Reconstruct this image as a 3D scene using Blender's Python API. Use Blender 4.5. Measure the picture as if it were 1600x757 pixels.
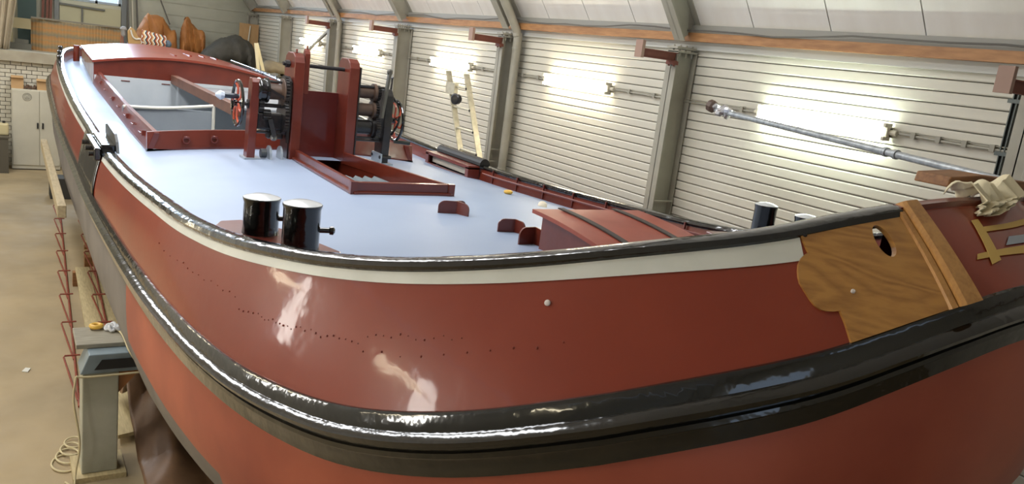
import bpy, math, random
from mathutils import Vector, Matrix, geometry
random.seed(7)
for o in list(bpy.data.objects): bpy.data.objects.remove(o)
scene=bpy.context.scene
COL=scene.collection
PI=math.pi
# ---------- camera ----------
cam_d=bpy.data.cameras.new('camera'); cam=bpy.data.objects.new('camera',cam_d); COL.objects.link(cam)
cam_d.sensor_width=36; cam_d.lens=28.41; cam_d.clip_start=.05; cam_d.clip_end=200
RC=((0.8462573,-0.01162363,0.5326476),(-0.5180251,-0.25156594,0.81753567),(0.12449326,-0.96777036,-0.21891085))
cam.matrix_world=Matrix(((RC[0][0],-RC[0][1],-RC[0][2],0),(RC[1][0],-RC[1][1],-RC[1][2],0),(RC[2][0],-RC[2][1],-RC[2][2],4.15),(0,0,0,1)))
scene.camera=cam
# ---------- view, world ----------
vs=scene.view_settings; vs.view_transform='Standard'; vs.look='None'; vs.gamma=1; vs.use_curve_mapping=False; vs.exposure=0.7
world=bpy.data.worlds.new('world'); scene.world=world; world.use_nodes=True
bgn=world.node_tree.nodes['Background']; bgn.inputs[0].default_value=(.62,.78,1,1); bgn.inputs[1].default_value=.9
# ---------- daylight through the shed windows, and added fill lights ----------
def area(name,loc,rot,sx,sy,power,col):
    l=bpy.data.lights.new(name,'AREA'); l.shape='RECTANGLE'; l.size=sx; l.size_y=sy; l.energy=power; l.color=col
    o=bpy.data.objects.new(name,l); COL.objects.link(o); o.location=loc; o.rotation_euler=rot; return o
DAY=(.95,.97,1.0)
area('daylight_gable_window',(2.08,25.75,5.55),(PI/2,0,PI),1.6,2.6,190,(.60,.79,1.0))     # faces -Y
for k,yy in enumerate((7.5,13.0,18.5)):  # overhead fill added below the closed roof, which has no skylights
    area('roof_fill_light',(-1.4,yy,7.45),(0,math.radians(-14.5),0),1.0,4.5,140,DAY)
    area('roof_fill_light',(2.6,yy,7.45),(0,math.radians(14.5),0),1.0,4.5,140,DAY)
area('door_fill_light',(-1.5,-5.9,2.3),(-PI/2,0,0),4.0,3.6,80,DAY)                  # faces +Y; added at an unseen door to light the hull front
for yy in (4.35,8.35):
    area('daylight_left_window',(-5.62,yy,3.1),(PI/2,0,-PI/2),.62,1.9,60,(1.0,.95,.86))                # faces +X
# ---------- materials ----------
def lin(c):
    return tuple(((v/255)/12.92 if v/255<=.04045 else ((v/255+.055)/1.055)**2.4) for v in c)+(1,)
MATS={}
def mat(name,rgb,rough=.5,metal=0,coat=0,rgb2=None,nscale=4,nmix=(.35,.7),bump=0,bscale=30,bdist=.01,stretch=None,spec=.5,coat_rough=.08,rvar=0,emit=0,trans=0):
    if name in MATS: return MATS[name]
    m=bpy.data.materials.new(name); m.use_nodes=True; nt=m.node_tree; N=nt.nodes; L=nt.links
    b=N['Principled BSDF']; b.inputs['Base Color'].default_value=lin(rgb); b.inputs['Roughness'].default_value=rough
    b.inputs['Metallic'].default_value=metal; b.inputs['Coat Weight'].default_value=coat; b.inputs['Coat Roughness'].default_value=coat_rough
    b.inputs['Specular IOR Level'].default_value=spec
    if trans: b.inputs['Transmission Weight'].default_value=trans
    if rgb2 or bump or rvar:
        tc=N.new('ShaderNodeTexCoord'); mp=N.new('ShaderNodeMapping'); L.new(tc.outputs['Object'],mp.inputs[0])
        if stretch: mp.inputs['Scale'].default_value=stretch
    if rgb2:
        n=N.new('ShaderNodeTexNoise'); n.inputs['Scale'].default_value=nscale; n.inputs['Detail'].default_value=6; L.new(mp.outputs[0],n.inputs['Vector'])
        r=N.new('ShaderNodeValToRGB'); r.color_ramp.elements[0].position=nmix[0]; r.color_ramp.elements[1].position=nmix[1]
        r.color_ramp.elements[0].color=lin(rgb); r.color_ramp.elements[1].color=lin(rgb2)
        L.new(n.outputs['Fac'],r.inputs[0]); L.new(r.outputs[0],b.inputs['Base Color'])
    if rvar:
        n3=N.new('ShaderNodeTexNoise'); n3.inputs['Scale'].default_value=3; n3.inputs['Detail'].default_value=4; L.new(mp.outputs[0],n3.inputs['Vector'])
        mr=N.new('ShaderNodeMapRange'); mr.inputs[1].default_value=.3; mr.inputs[2].default_value=.7; mr.inputs[3].default_value=max(.02,rough-rvar); mr.inputs[4].default_value=rough+rvar
        L.new(n3.outputs['Fac'],mr.inputs[0]); L.new(mr.outputs[0],b.inputs['Roughness'])
    if bump:
        n2=N.new('ShaderNodeTexNoise'); n2.inputs['Scale'].default_value=bscale; n2.inputs['Detail'].default_value=3; L.new(mp.outputs[0],n2.inputs['Vector'])
        bp=N.new('ShaderNodeBump'); bp.inputs['Strength'].default_value=bump; bp.inputs['Distance'].default_value=bdist
        L.new(n2.outputs['Fac'],bp.inputs['Height']); L.new(bp.outputs[0],b.inputs['Normal'])
        if coat: L.new(bp.outputs[0],b.inputs['Coat Normal'])
    if emit:
        b.inputs['Emission Color'].default_value=lin(rgb); b.inputs['Emission Strength'].default_value=emit
    MATS[name]=m; return m
HULL=mat('hull_red_gloss',(140,55,32),.34,spec=.35,coat=.42,coat_rough=.07,rgb2=(126,46,28),nscale=.9,bump=.12,bscale=3.5,bdist=.03)
RED=mat('fitting_red_gloss',(110,44,29),.32,coat=.45,coat_rough=.12,rgb2=(92,35,24),nscale=3,bump=.15,bscale=9,bdist=.01)
REDMATT=mat('roof_red',(140,62,44),.3,coat=.25,coat_rough=.1,rgb2=(126,52,38),nscale=3,bump=.08,bscale=5)
PRIMER=mat('bottom_red_primer',(172,84,58),.5,coat=.15,coat_rough=.3,rgb2=(146,62,44),nscale=1.4)
BOTGREY=mat('bottom_grey',(118,112,108),.5,rgb2=(98,94,92),nscale=2)
BOTDARK=mat('bottom_tar',(62,56,54),.45,rgb2=(80,74,72),nscale=3)
BLACK=mat('tar_black_gloss',(13,14,14),.14,coat=.8,coat_rough=.06,bump=.35,bscale=7,bdist=.02)
BLACKM=mat('winch_black',(20,20,21),.35,coat=.3,rgb2=(44,36,32),nscale=9,bump=.2,bscale=40)
WHITE=mat('stripe_white',(222,222,212),.35,coat=.3,rgb2=(206,206,194),nscale=3)
DECK=mat('deck_pale_blue',(148,162,184),.42,spec=.3,rgb2=(141,155,178),nscale=1.2)
HOLD=mat('hold_grey',(196,202,206),.5,rgb2=(180,188,194),nscale=2)
HOLDD=mat('hold_panel_grey',(150,158,166),.45,rgb2=(138,146,154),nscale=2)
GALV=mat('galvanised',(176,180,182),.35,metal=.35,rgb2=(130,134,136),nscale=20)
STEEL=mat('frame_grey_paint',(160,156,142),.5,rgb2=(146,142,128),nscale=3)
PANELW=mat('wall_panel_white',(206,202,188),.4,rgb2=(192,187,172),nscale=1.5,stretch=(1,.25,3))
PANELC=mat('roof_panel_white',(236,232,224),.45,rgb2=(226,220,210),nscale=1.2,stretch=(1,3,1))
CONC=mat('floor_concrete',(168,148,112),.65,rgb2=(142,126,96),nscale=.8,bump=.1,bscale=20,rvar=.1)
TIMBER=mat('timber_orange',(172,124,76),.55,rgb2=(144,98,58),nscale=5,stretch=(6,1,6))
PLANK=mat('plank_pale',(190,172,128),.6,rgb2=(166,148,108),nscale=6,stretch=(8,1,8))
PLANKB=mat('plank_brown',(150,104,62),.55,rgb2=(120,80,44),nscale=6,stretch=(1,9,9))
BRICK=mat('brick_white',(206,200,180),.6,rgb2=(180,172,150),nscale=5)
MORTAR=mat('mortar_dark',(96,92,82),.8)
CREAM=mat('cabinet_cream',(196,190,170),.45,rgb2=(186,180,160),nscale=2)
CREAMD=mat('cabin_side_glare',(190,176,150),.3,coat=.4,rgb2=(150,120,92),nscale=5)  # cream tone stands in for the glare on the port cabin side
RUST=mat('rust_red_rod',(140,62,36),.55,rgb2=(110,50,32),nscale=20)
ROPEM=mat('rope_cream',(204,190,150),.8,bump=.4,bscale=90)
TARPB=mat('tarp_brown',(122,92,66),.45,rgb2=(98,72,50),nscale=4,bump=.15,bscale=12)
TARPG=mat('tarp_grey',(74,70,60),.7,rgb2=(58,55,48),nscale=4,bump=.3,bscale=8,bdist=.03)
ORANGE=mat('cover_orange',(172,112,54),.65,rgb2=(146,92,44),nscale=4,bump=.3,bscale=10,bdist=.03)
ALU=mat('aluminium',(196,190,168),.4,metal=.35,rgb2=(170,164,142),nscale=12)
BROWNI=mat('bracket_brown',(120,58,40),.5,rgb2=(100,48,34),nscale=6)
GREYB=mat('trestle_grey_paint',(178,178,162),.45,rgb2=(150,148,128),nscale=2.5)
TAPE=mat('masking_tape',(206,170,92),.6)
CLOTH=mat('rag_cream',(216,204,170),.8,bump=.3,bscale=25)
PIPE=mat('conduit_grey',(150,146,132),.5)
CAP=mat('lamp_endcap',(206,200,180),.5)
PLASTIC=mat('plastic_sheet',(190,176,150),.35,trans=.15,rgb2=(170,156,130),nscale=2)
CARD=mat('cardboard',(186,150,104),.7)
DARK=mat('dark_void',(34,32,30),.8)
TEAL=mat('board_dark_green',(58,76,72),.6)
BOLTM=mat('bollard_cap_reflection',(206,210,212),.25,coat=.4)  # white colour stands in for the reflection on the bollard tops
YELLOW=mat('tape_roll_yellow',(214,170,70),.5)
def wood_mat(name,c1,c2,scale=(1,1,1),dist=3,ws=2.2,coat=.5):
    m=bpy.data.materials.new(name); m.use_nodes=True; nt=m.node_tree; N=nt.nodes; L=nt.links; b=N['Principled BSDF']
    tc=N.new('ShaderNodeTexCoord'); mp=N.new('ShaderNodeMapping'); mp.inputs['Scale'].default_value=scale; L.new(tc.outputs['Object'],mp.inputs[0])
    n=N.new('ShaderNodeTexNoise'); n.inputs['Scale'].default_value=ws; n.inputs['Detail'].default_value=2; n.inputs['Distortion'].default_value=.6; L.new(mp.outputs[0],n.inputs['Vector'])
    k=N.new('ShaderNodeMath'); k.operation='MULTIPLY'; k.inputs[1].default_value=dist; L.new(n.outputs['Fac'],k.inputs[0])
    fr=N.new('ShaderNodeMath'); fr.operation='PINGPONG'; fr.inputs[1].default_value=.5; L.new(k.outputs[0],fr.inputs[0])
    n2=N.new('ShaderNodeTexNoise'); n2.inputs['Scale'].default_value=ws*9; n2.inputs['Detail'].default_value=4; L.new(mp.outputs[0],n2.inputs['Vector'])
    ad=N.new('ShaderNodeMath'); ad.operation='ADD'; L.new(fr.outputs[0],ad.inputs[0]); L.new(n2.outputs['Fac'],ad.inputs[1])
    r=N.new('ShaderNodeValToRGB'); r.color_ramp.elements[0].position=.35; r.color_ramp.elements[1].position=1.0; r.color_ramp.elements[0].color=lin(c2); r.color_ramp.elements[1].color=lin(c1); L.new(ad.outputs[0],r.inputs[0]); L.new(r.outputs[0],b.inputs['Base Color'])
    b.inputs['Roughness'].default_value=.35; b.inputs['Coat Weight'].default_value=coat; b.inputs['Coat Roughness'].default_value=.15
    return m
OAK=wood_mat('bow_oak_varnish',(182,130,62),(148,98,44),(1.0,1.0,4.5),9,1.6)
OAK2=wood_mat('bow_oak_moulding',(190,138,74),(164,114,58),(5,5,1),3,2)
PLY=wood_mat('plywood',(186,150,104),(172,134,90),(1,1,.4),2,1.5,0)
def band_mat(name,axis,cols,scale,zig=0,zigscale=0,wob=.0):
    """flat print: stripes along an object axis, optionally zigzag"""
    m=bpy.data.materials.new(name); m.use_nodes=True; nt=m.node_tree; N=nt.nodes; L=nt.links; b=N['Principled BSDF']; b.inputs['Roughness'].default_value=.8
    tc=N.new('ShaderNodeTexCoord'); sp=N.new('ShaderNodeSeparateXYZ'); L.new(tc.outputs['Object'],sp.inputs[0])
    def mth(op,a,bv=None):
        n=N.new('ShaderNodeMath'); n.operation=op
        for i,v in enumerate((a,bv)):
            if v is None: continue
            if isinstance(v,(int,float)): n.inputs[i].default_value=v
            else: L.new(v,n.inputs[i])
        return n.outputs[0]
    v=sp.outputs[axis]
    if zig:
        other=sp.outputs['Z' if axis=='X' else 'X']
        pp=mth('PINGPONG',mth('MULTIPLY',other,zigscale),1.0); v=mth('ADD',v,mth('MULTIPLY',pp,zig))
    if wob:
        n=N.new('ShaderNodeTexNoise'); n.inputs['Scale'].default_value=14; L.new(tc.outputs['Object'],n.inputs['Vector'])
        v=mth('ADD',v,mth('MULTIPLY',n.outputs['Fac'],wob))
    fr=mth('FRACT',mth('MULTIPLY',v,scale))
    r=N.new('ShaderNodeValToRGB'); r.color_ramp.interpolation='CONSTANT' if not wob else 'LINEAR'
    els=r.color_ramp.elements
    while len(els)<len(cols): els.new(.5)
    for i,c in enumerate(cols): els[i].position=i/len(cols); els[i].color=lin(c)
    L.new(fr,r.inputs[0]); L.new(r.outputs[0],b.inputs['Base Color']); return m
ZIG=band_mat('zigzag_print','X',[(232,226,210),(60,66,74),(196,104,60),(232,226,210),(150,70,48),(214,170,110)],5.0,zig=.05,zigscale=12)
REED=band_mat('reed_bands','Z',[(152,130,92),(172,128,78),(168,124,74),(128,120,98),(146,126,92),(174,128,76)],3.2,wob=.10)
def emis(name,rgb,s):
    m=bpy.data.materials.new(name); m.use_nodes=True; nt=m.node_tree; nt.nodes.remove(nt.nodes['Principled BSDF'])
    e=nt.nodes.new('ShaderNodeEmission'); e.inputs[0].default_value=lin(rgb); e.inputs[1].default_value=s
    nt.links.new(e.outputs[0],nt.nodes['Material Output'].inputs[0]); return m
TUBE=emis('fluorescent_tube_warm',(255,243,214),26)
TUBEW=emis('fluorescent_tube_cool',(240,255,238),30)
def glass_mat():
    m=bpy.data.materials.new('window_glass'); m.use_nodes=True; nt=m.node_tree; N=nt.nodes; N.remove(N['Principled BSDF'])
    t=N.new('ShaderNodeBsdfTransparent'); g=N.new('ShaderNodeBsdfGlossy'); g.inputs['Roughness'].default_value=.02; x=N.new('ShaderNodeMixShader'); x.inputs[0].default_value=.08
    nt.links.new(t.outputs[0],x.inputs[1]); nt.links.new(g.outputs[0],x.inputs[2]); nt.links.new(x.outputs[0],N['Material Output'].inputs[0]); return m
GLASS=glass_mat()
# ---------- mesh helpers ----------
def V(*a): return Vector(a)
def wpos(o):
    p=Vector(o.location)
    while o.parent: o=o.parent; p+=Vector(o.location)
    return p
def tag(o,label=None,cat=None,group=None,kind=None):
    if label: o['label']=label
    if cat: o['category']=cat
    if group: o['group']=group
    if kind: o['kind']=kind
    return o
def thing(name,loc,label,cat,group=None,parent=None):
    o=bpy.data.objects.new(name,None); COL.objects.link(o); o.empty_display_size=.1
    if parent: o.parent=parent; o.location=Vector(loc)-wpos(parent)
    else: o.location=loc; tag(o,label,cat,group)
    return o
class MB:
    def __init__(s): s.v=[]; s.f=[]; s.mi=[]; s.cur=0
    def add(s,vs,fs):
        b=len(s.v); s.v+= [tuple(p) for p in vs]; s.f+=[tuple(i+b for i in f) for f in fs]; s.mi+=[s.cur]*len(fs); return s
    def box(s,lo,hi):
        x0,y0,z0=lo; x1,y1,z1=hi
        return s.add([(x0,y0,z0),(x1,y0,z0),(x1,y1,z0),(x0,y1,z0),(x0,y0,z1),(x1,y0,z1),(x1,y1,z1),(x0,y1,z1)],[(0,3,2,1),(4,5,6,7),(0,1,5,4),(1,2,6,5),(2,3,7,6),(3,0,4,7)])
    def obox(s,c,ax,ay,az):
        """oriented box: centre, three half-axis vectors"""
        c,ax,ay,az=Vector(c),Vector(ax),Vector(ay),Vector(az); P=[c+ax*i+ay*j+az*k for k in(-1,1) for j,i in((-1,-1),(-1,1),(1,1),(1,-1))]
        return s.add(P,[(0,3,2,1),(4,5,6,7),(0,1,5,4),(1,2,6,5),(2,3,7,6),(3,0,4,7)])
    def bar(s,p0,p1,w,h,up=(0,0,1)):
        p0,p1=Vector(p0),Vector(p1); d=(p1-p0); l=d.length; d.normalize(); up=Vector(up); sd=d.cross(up)
        if sd.length<1e-4: sd=d.cross(Vector((1,0,0)))
        sd.normalize(); u=sd.cross(d); return s.obox((p0+p1)/2,d*(l/2),sd*(w/2),u*(h/2))
    def tube(s,path,r,seg=8,cap=True,radii=None):
        P=[Vector(p) for p in path]; n=len(P); b=len(s.v); prev=None; vs=[]
        for i,p in enumerate(P):
            d=(P[min(i+1,n-1)]-P[max(i-1,0)]).normalized()
            a=prev if prev is not None else (d.orthogonal().normalized())
            a=(a-d*a.dot(d)); a=a.normalized() if a.length>1e-5 else d.orthogonal().normalized(); prev=a; c=d.cross(a)
            rr=radii[i] if radii else r
            vs+=[p+(a*math.cos(2*PI*k/seg)+c*math.sin(2*PI*k/seg))*rr for k in range(seg)]
        fs=[(i*seg+k,i*seg+(k+1)%seg,(i+1)*seg+(k+1)%seg,(i+1)*seg+k) for i in range(n-1) for k in range(seg)]
        if cap: fs+=[tuple(range(seg-1,-1,-1)),tuple((n-1)*seg+k for k in range(seg))]
        return s.add(vs,fs)
    def cyl(s,p0,p1,r,seg=16,r2=None): return s.tube([p0,p1],r,seg,True,[r,r2 if r2 is not None else r])
    def lathe(s,c,axis,prof,seg=20):
        """prof: (distance along axis, radius)"""
        c=Vector(c); d=Vector(axis).normalized(); a=d.orthogonal().normalized(); e=d.cross(a); vs=[]
        for t,r in prof: vs+=[c+d*t+(a*math.cos(2*PI*k/seg)+e*math.sin(2*PI*k/seg))*r for k in range(seg)]
        n=len(prof); fs=[(i*seg+k,i*seg+(k+1)%seg,(i+1)*seg+(k+1)%seg,(i+1)*seg+k) for i in range(n-1) for k in range(seg)]
        fs+=[tuple(range(seg-1,-1,-1)),tuple((n-1)*seg+k for k in range(seg))]
        return s.add(vs,fs)
    def torus(s,c,axis,R,r,seg=28,rs=8):
        c=Vector(c); d=Vector(axis).normalized(); a=d.orthogonal().normalized(); e=d.cross(a); vs=[]
        for i in range(seg):
            w=a*math.cos(2*PI*i/seg)+e*math.sin(2*PI*i/seg)
            vs+=[c+w*(R+r*math.cos(2*PI*k/rs))+d*(r*math.sin(2*PI*k/rs)) for k in range(rs)]
        return s.add(vs,[(i*rs+k,((i+1)%seg)*rs+k,((i+1)%seg)*rs+(k+1)%rs,i*rs+(k+1)%rs) for i in range(seg) for k in range(rs)])
    def gear(s,c,axis,R,w,teeth=24,dep=.012):
        c=Vector(c); d=Vector(axis).normalized(); a=d.orthogonal().normalized(); e=d.cross(a); vs=[]; n=teeth*4
        for side in(-.5,.5):
            for i in range(n):
                rr=R if i%4<2 else R-dep; t=2*PI*i/n; vs.append(c+d*(w*side)+(a*math.cos(t)+e*math.sin(t))*rr)
        return s.add(vs,[tuple(range(n-1,-1,-1)),tuple(range(n,2*n))]+[(i,(i+1)%n,n+(i+1)%n,n+i) for i in range(n)])
    def prism(s,poly,d):
        """poly: list of 3D points (planar), extruded by vector d"""
        P=[Vector(p) for p in poly]; d=Vector(d); n=len(P)
        return s.add(P+[p+d for p in P],[tuple(range(n-1,-1,-1)),tuple(range(n,2*n))]+[(i,(i+1)%n,n+(i+1)%n,n+i) for i in range(n)])
    def grid(s,rows,closed=False):
        n=len(rows[0]); vs=[p for r in rows for p in r]; m=n if closed else n-1
        return s.add(vs,[(i*n+k,i*n+(k+1)%n,(i+1)*n+(k+1)%n,(i+1)*n+k) for i in range(len(rows)-1) for k in range(m)])
    def each(s,name,m,parent=None,smooth=False,bevel=0):
        """one object per connected piece"""
        par=list(range(len(s.v)))
        def find(a):
            while par[a]!=a: par[a]=par[par[a]]; a=par[a]
            return a
        for f in s.f:
            for q in f[1:]: par[find(q)]=find(f[0])
        comp={}
        for f in s.f: comp.setdefault(find(f[0]),[]).append(f)
        out=[]
        for fs in comp.values():
            idx={}; b=MB()
            for f in fs:
                for q in f:
                    if q not in idx: idx[q]=len(b.v); b.v.append(s.v[q])
                b.f.append(tuple(idx[q] for q in f)); b.mi.append(0)
            out.append(b.build(name,m,parent,smooth,bevel))
        return out
    def build(s,name,m,parent=None,smooth=False,bevel=0,solid=0,kind=None):
        me=bpy.data.meshes.new(name)
        xs=[p[0] for p in s.v]; ys=[p[1] for p in s.v]; zs=[p[2] for p in s.v]
        o0=Vector(((min(xs)+max(xs))/2,(min(ys)+max(ys))/2,min(zs)))
        me.from_pydata([tuple(Vector(p)-o0) for p in s.v],[],s.f)
        ms=m if isinstance(m,(list,tuple)) else [m]
        for q in ms: me.materials.append(q)
        if len(ms)>1:
            for p,i in zip(me.polygons,s.mi): p.material_index=i
        if smooth:
            for p in me.polygons: p.use_smooth=True
        me.update()
        o=bpy.data.objects.new(name,me); COL.objects.link(o)
        if parent: o.parent=parent; o.location=o0-wpos(parent)
        else: o.location=o0
        if smooth=='auto' or smooth is True:
            try: me.set_sharp_from_angle(angle=math.radians(40))
            except Exception: pass
        if bevel:
            b=o.modifiers.new('bevel','BEVEL'); b.width=bevel; b.segments=2; b.limit_method='ANGLE'
        if solid:
            b=o.modifiers.new('solidify','SOLIDIFY'); b.thickness=solid; b.offset=-1
        if kind: o['kind']=kind
        return o
def rope_path(pts,n=8):
    P=[Vector(p) for p in pts]; out=[]
    for i in range(len(P)-1):
        p0,p1,p2,p3=P[max(i-1,0)],P[i],P[i+1],P[min(i+2,len(P)-1)]
        for k in range(n):
            t=k/n; out.append(.5*((2*p1)+(-p0+p2)*t+(2*p0-5*p1+4*p2-p3)*t*t+(-p0+3*p1-3*p2+p3)*t**3))
    return out+[P[-1]]
def inpoly(x,y,poly):
    c=False; n=len(poly); j=n-1
    for i in range(n):
        xi,yi=poly[i]; xj,yj=poly[j]
        if (yi>y)!=(yj>y) and x<(xj-xi)*(y-yi)/(yj-yi)+xi: c=not c
        j=i
    return c
def cdt(outline,holes,pts):
    """triangulate a 2D region with holes; returns verts, tris"""
    co=[];ed=[]
    for poly in [outline]+holes:
        b=len(co); co+=[Vector(p) for p in poly]; ed+=[(b+i,b+(i+1)%len(poly)) for i in range(len(poly))]
    co+=[Vector(p) for p in pts if inpoly(p[0],p[1],outline) and not any(inpoly(p[0],p[1],h) for h in holes)]
    v,e,f,*_=geometry.delaunay_2d_cdt(co,ed,[],0,1e-5)
    out=[]
    for t in f:
        cx=sum(v[i][0] for i in t)/len(t); cy=sum(v[i][1] for i in t)/len(t)
        if inpoly(cx,cy,outline) and not any(inpoly(cx,cy,h) for h in holes): out.append(tuple(t))
    return [tuple(p) for p in v],out
# ---------- hull lines (metres; X to the lamp wall, Y aft, Z up) ----------
PORT=[(3.0,21.2),(2.6,21.15),(2.1,20.9),(1.6,20.4),(1.17,19.5),(.99,18.5),(.92,17.5),(.86,16),(.83,14),(.83,12),(.84,10.5),(.84,9.2),(.85,8),(.87,7),(.91,6),(.98,5),(1.08,4.4),(1.2,3.92),(1.31,3.6),(1.48,3.2),(1.77,2.72),(2.1,2.32),(2.5,2.0),(2.75,1.89),(3.0,1.81),(3.2,1.77),(3.4,1.76)]
STBX=[3.0,3.4,3.9,4.4,4.83,5.01,5.08,5.14,5.17,5.17,5.16,5.16,5.16,5.17,5.18,5.2,5.2,5.18,5.14,5.07,4.92,4.68,4.3,4.05,3.8,3.6]
RAIL=[3.30,3.30,3.29,3.27,3.24,3.19,3.13,3.04,2.94,2.86,2.83,2.82,2.835,2.87,2.92,2.975,3.025,3.09,3.14,3.225,3.365,3.515,3.655,3.735,3.795,3.825,3.835]
BTOP=[2.85,2.85,2.84,2.82,2.78,2.72,2.65,2.55,2.47,2.41,2.38,2.37,2.385,2.40,2.425,2.45,2.46,2.475,2.505,2.585,2.77,3.01,3.26,3.395,3.515,3.58,3.605]
BH=[.21]*13+[.215,.22,.23,.235,.245,.26,.275,.287,.285,.265,.248,.228,.21,.2]
STBUP={25:.03,24:.05,23:.08,22:.12,21:.13,20:.12,19:.1,18:.08,17:.05,16:.02}
def _interp(x,xs,ys):
    if x<=xs[0]: return ys[0]
    for a in range(len(xs)-1):
        if x<=xs[a+1]:
            t=(x-xs[a])/(xs[a+1]-xs[a]); return ys[a]+t*(ys[a+1]-ys[a])
    return ys[-1]
def offb(Y): return _interp(Y,[1.76,1.81,2.0,2.72,3.6,5,7,16,20,21.2],[.37,.37,.35,.28,.2,.13,.1,.1,.2,.25])
STA=[]   # x, y, rail z, strake top z, strake height, strake offset
for i,(x,y) in enumerate(PORT): STA.append((x,y,RAIL[i],BTOP[i],BH[i],offb(y)))
for i in range(25,-1,-1):
    up=STBUP.get(i,0); STA.append((STBX[i],PORT[i][1],RAIL[i]+up,BTOP[i]+up*.8,BH[i],offb(PORT[i][1])))
NS=len(STA)            # 53, first == last (stern centre)
def _h(a,b): return max(1e-6,((a[0]-b[0])**2+(a[1]-b[1])**2)**.5)
def station(u):
    """Hermite interpolation through the stations, tangents weighted by chord length"""
    i=min(max(int(u),0),NS-2); t=u-i
    g=lambda k:STA[k%(NS-1)]
    p0,p1,p2,p3=g(i-1),g(i),g(i+1),g(i+2); ha,hb,hc=_h(p0,p1),_h(p1,p2),_h(p2,p3); out=[]
    for a,b,c,d in zip(p0,p1,p2,p3):
        m1=((c-b)/hb*ha+(b-a)/ha*hb)/(ha+hb)*hb; m2=((d-c)/hc*hb+(c-b)/hb*hc)/(hb+hc)*hb
        out.append((2*t**3-3*t*t+1)*b+(t**3-2*t*t+t)*m1+(-2*t**3+3*t*t)*c+(t**3-t*t)*m2)
    return out
def frame_at(u):
    s=station(u%(NS-1)); a=station((u-.02)%(NS-1)); b=station((u+.02)%(NS-1))
    tx,ty=b[0]-a[0],b[1]-a[1]; l=(tx*tx+ty*ty)**.5 or 1
    nx,ny=ty/l,-tx/l
    if nx*(s[0]-3.0)+ny*(s[1]-11)<0: nx,ny=-nx,-ny
    return s,(nx,ny)
def hp(u,off,z,fr=None):
    s,n=fr or frame_at(u)
    return (s[0]+n[0]*off,s[1]+n[1]*off,z)
def plating(u,v,proud=0.0):
    """v 0 at the rail, 1 at the top of the rubbing strake"""
    fr=frame_at(u); s,n=fr
    bulge=.05*v*(1-v)
    off=.015+(s[5]-.015)*v+bulge+proud
    z=s[2]-.02+(s[3]-s[2]+.02)*v+proud*.5*min(1,s[5]/.35)
    return hp(u,off,z,fr)
# =====================================================================  THE SHED
XW=6.5; XL=-5.3; Y0=-6.0; YB=23.6; YU=25.5
tag(MB().box((XL,Y0,-.12),(XW+.1,YU+.2,0)).build('floor',CONC),kind='structure')
# right wall: backing sheet plus one ribbed sheet-metal plank per course
wr=tag(MB().box((XW+.03,Y0,0),(XW+.1,YU,4.55)).build('wall_right',MORTAR),kind='structure')
pitch=.0985; rows=46
pm=None
for i in range(rows):
    z=i*pitch
    b=MB(); x0=XW; x1=XW+.035
    prof=[(x1,z),(x0+.006,z+.003),(x0,z+.012),(x0,z+pitch-.016),(x0+.006,z+pitch-.006),(x1,z+pitch-.004)]
    if pm is None:
        o=b.prism([(x,Y0,zz) for x,zz in prof],(0,YU-Y0,0)).build('wall_panel',PANELW,wr); pm=o
    else:
        o=pm.copy(); COL.objects.link(o); o.location=pm.location+Vector((0,0,z))
# left and front walls
wl=MB(); prev=Y0
for k,yy in enumerate((4.35,8.35)):
    a,b_=yy-.33,yy+.33; wl.box((XL-.1,prev,0),(XL,a,4.7)); wl.box((XL-.1,a,0),(XL,b_,2.12)); wl.box((XL-.1,a,4.08),(XL,b_,4.7)); prev=b_
    w_=tag(MB().box((XL-.08,a,2.12),(XL+.02,a+.04,4.08)).box((XL-.08,b_-.04,2.12),(XL+.02,b_,4.08)).box((XL-.08,a,2.12),(XL+.02,b_,2.16)).box((XL-.08,a,4.04),(XL+.02,b_,4.08)).build('window_%d'%(k+2),mat('window_frame_grey',(150,160,168),.5)),kind='structure')
    MB().box((XL-.05,a+.04,2.16),(XL-.042,b_-.04,4.04)).build('pane',GLASS,w_)
wl.box((XL-.1,prev,0),(XL,YU,4.7)); tag(wl.build('wall_left',PANELW),kind='structure')
fw=MB()
for lo,hi in (((XL,0),(-3.5,7.9)),((.5,0),(XW,7.0)),((-3.5,4.1),(.5,8.0))): fw.box((lo[0],Y0-.1,lo[1]),(hi[0],Y0,hi[1]))
tag(fw.build('wall_front',PANELW),kind='structure')
# back wall: brick below, mezzanine, panelled gable above with a window opening
wb=tag(MB().box((XL,YB+.03,0),(XW,YB+.25,2.6)).build('wall_back',[MORTAR]),kind='structure')
tag(MB().box((1.66,YB,0),(XW,YB+.03,2.6)).build('wall_back_plaster',BRICK,wb))
br=None
for r in range(26):
    for c in range(9):
        x=-.36+c*.225+(.1125 if r%2 else 0)
        if x+.21>1.66: continue
        z=r*.1+.004
        if br is None: br=MB().box((x,YB-.012,z),(x+.212,YB+.035,z+.088)).build('brick',BRICK,wb,bevel=.004); bp0=(x,z)
        else:
            o=br.copy(); COL.objects.link(o); o.location=br.location+Vector((x-bp0[0],random.uniform(-.003,.003),z-bp0[1]))
tag(MB().box((XL,YB-.15,2.6),(XW,YU,2.85)).build('mezzanine_floor',mat('ledge_concrete',(166,158,136),.7,rgb2=(150,140,120),nscale=3)),kind='structure')
wx0,wx1,wz0,wz1=1.34,2.82,4.22,6.7
gb=MB()
for (a,b_,c_,d_) in ((XL,2.85,wx0,9.2),(wx1,2.85,XW,9.2),(wx0,2.85,wx1,wz0),(wx0,wz1,wx1,9.2)): gb.box((a,YU+.02,b_),(c_,YU+.1,d_))
gw=tag(gb.build('wall_gable',mat('gable_sheet',(176,172,150),.55)),kind='structure')
g0=None
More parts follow.
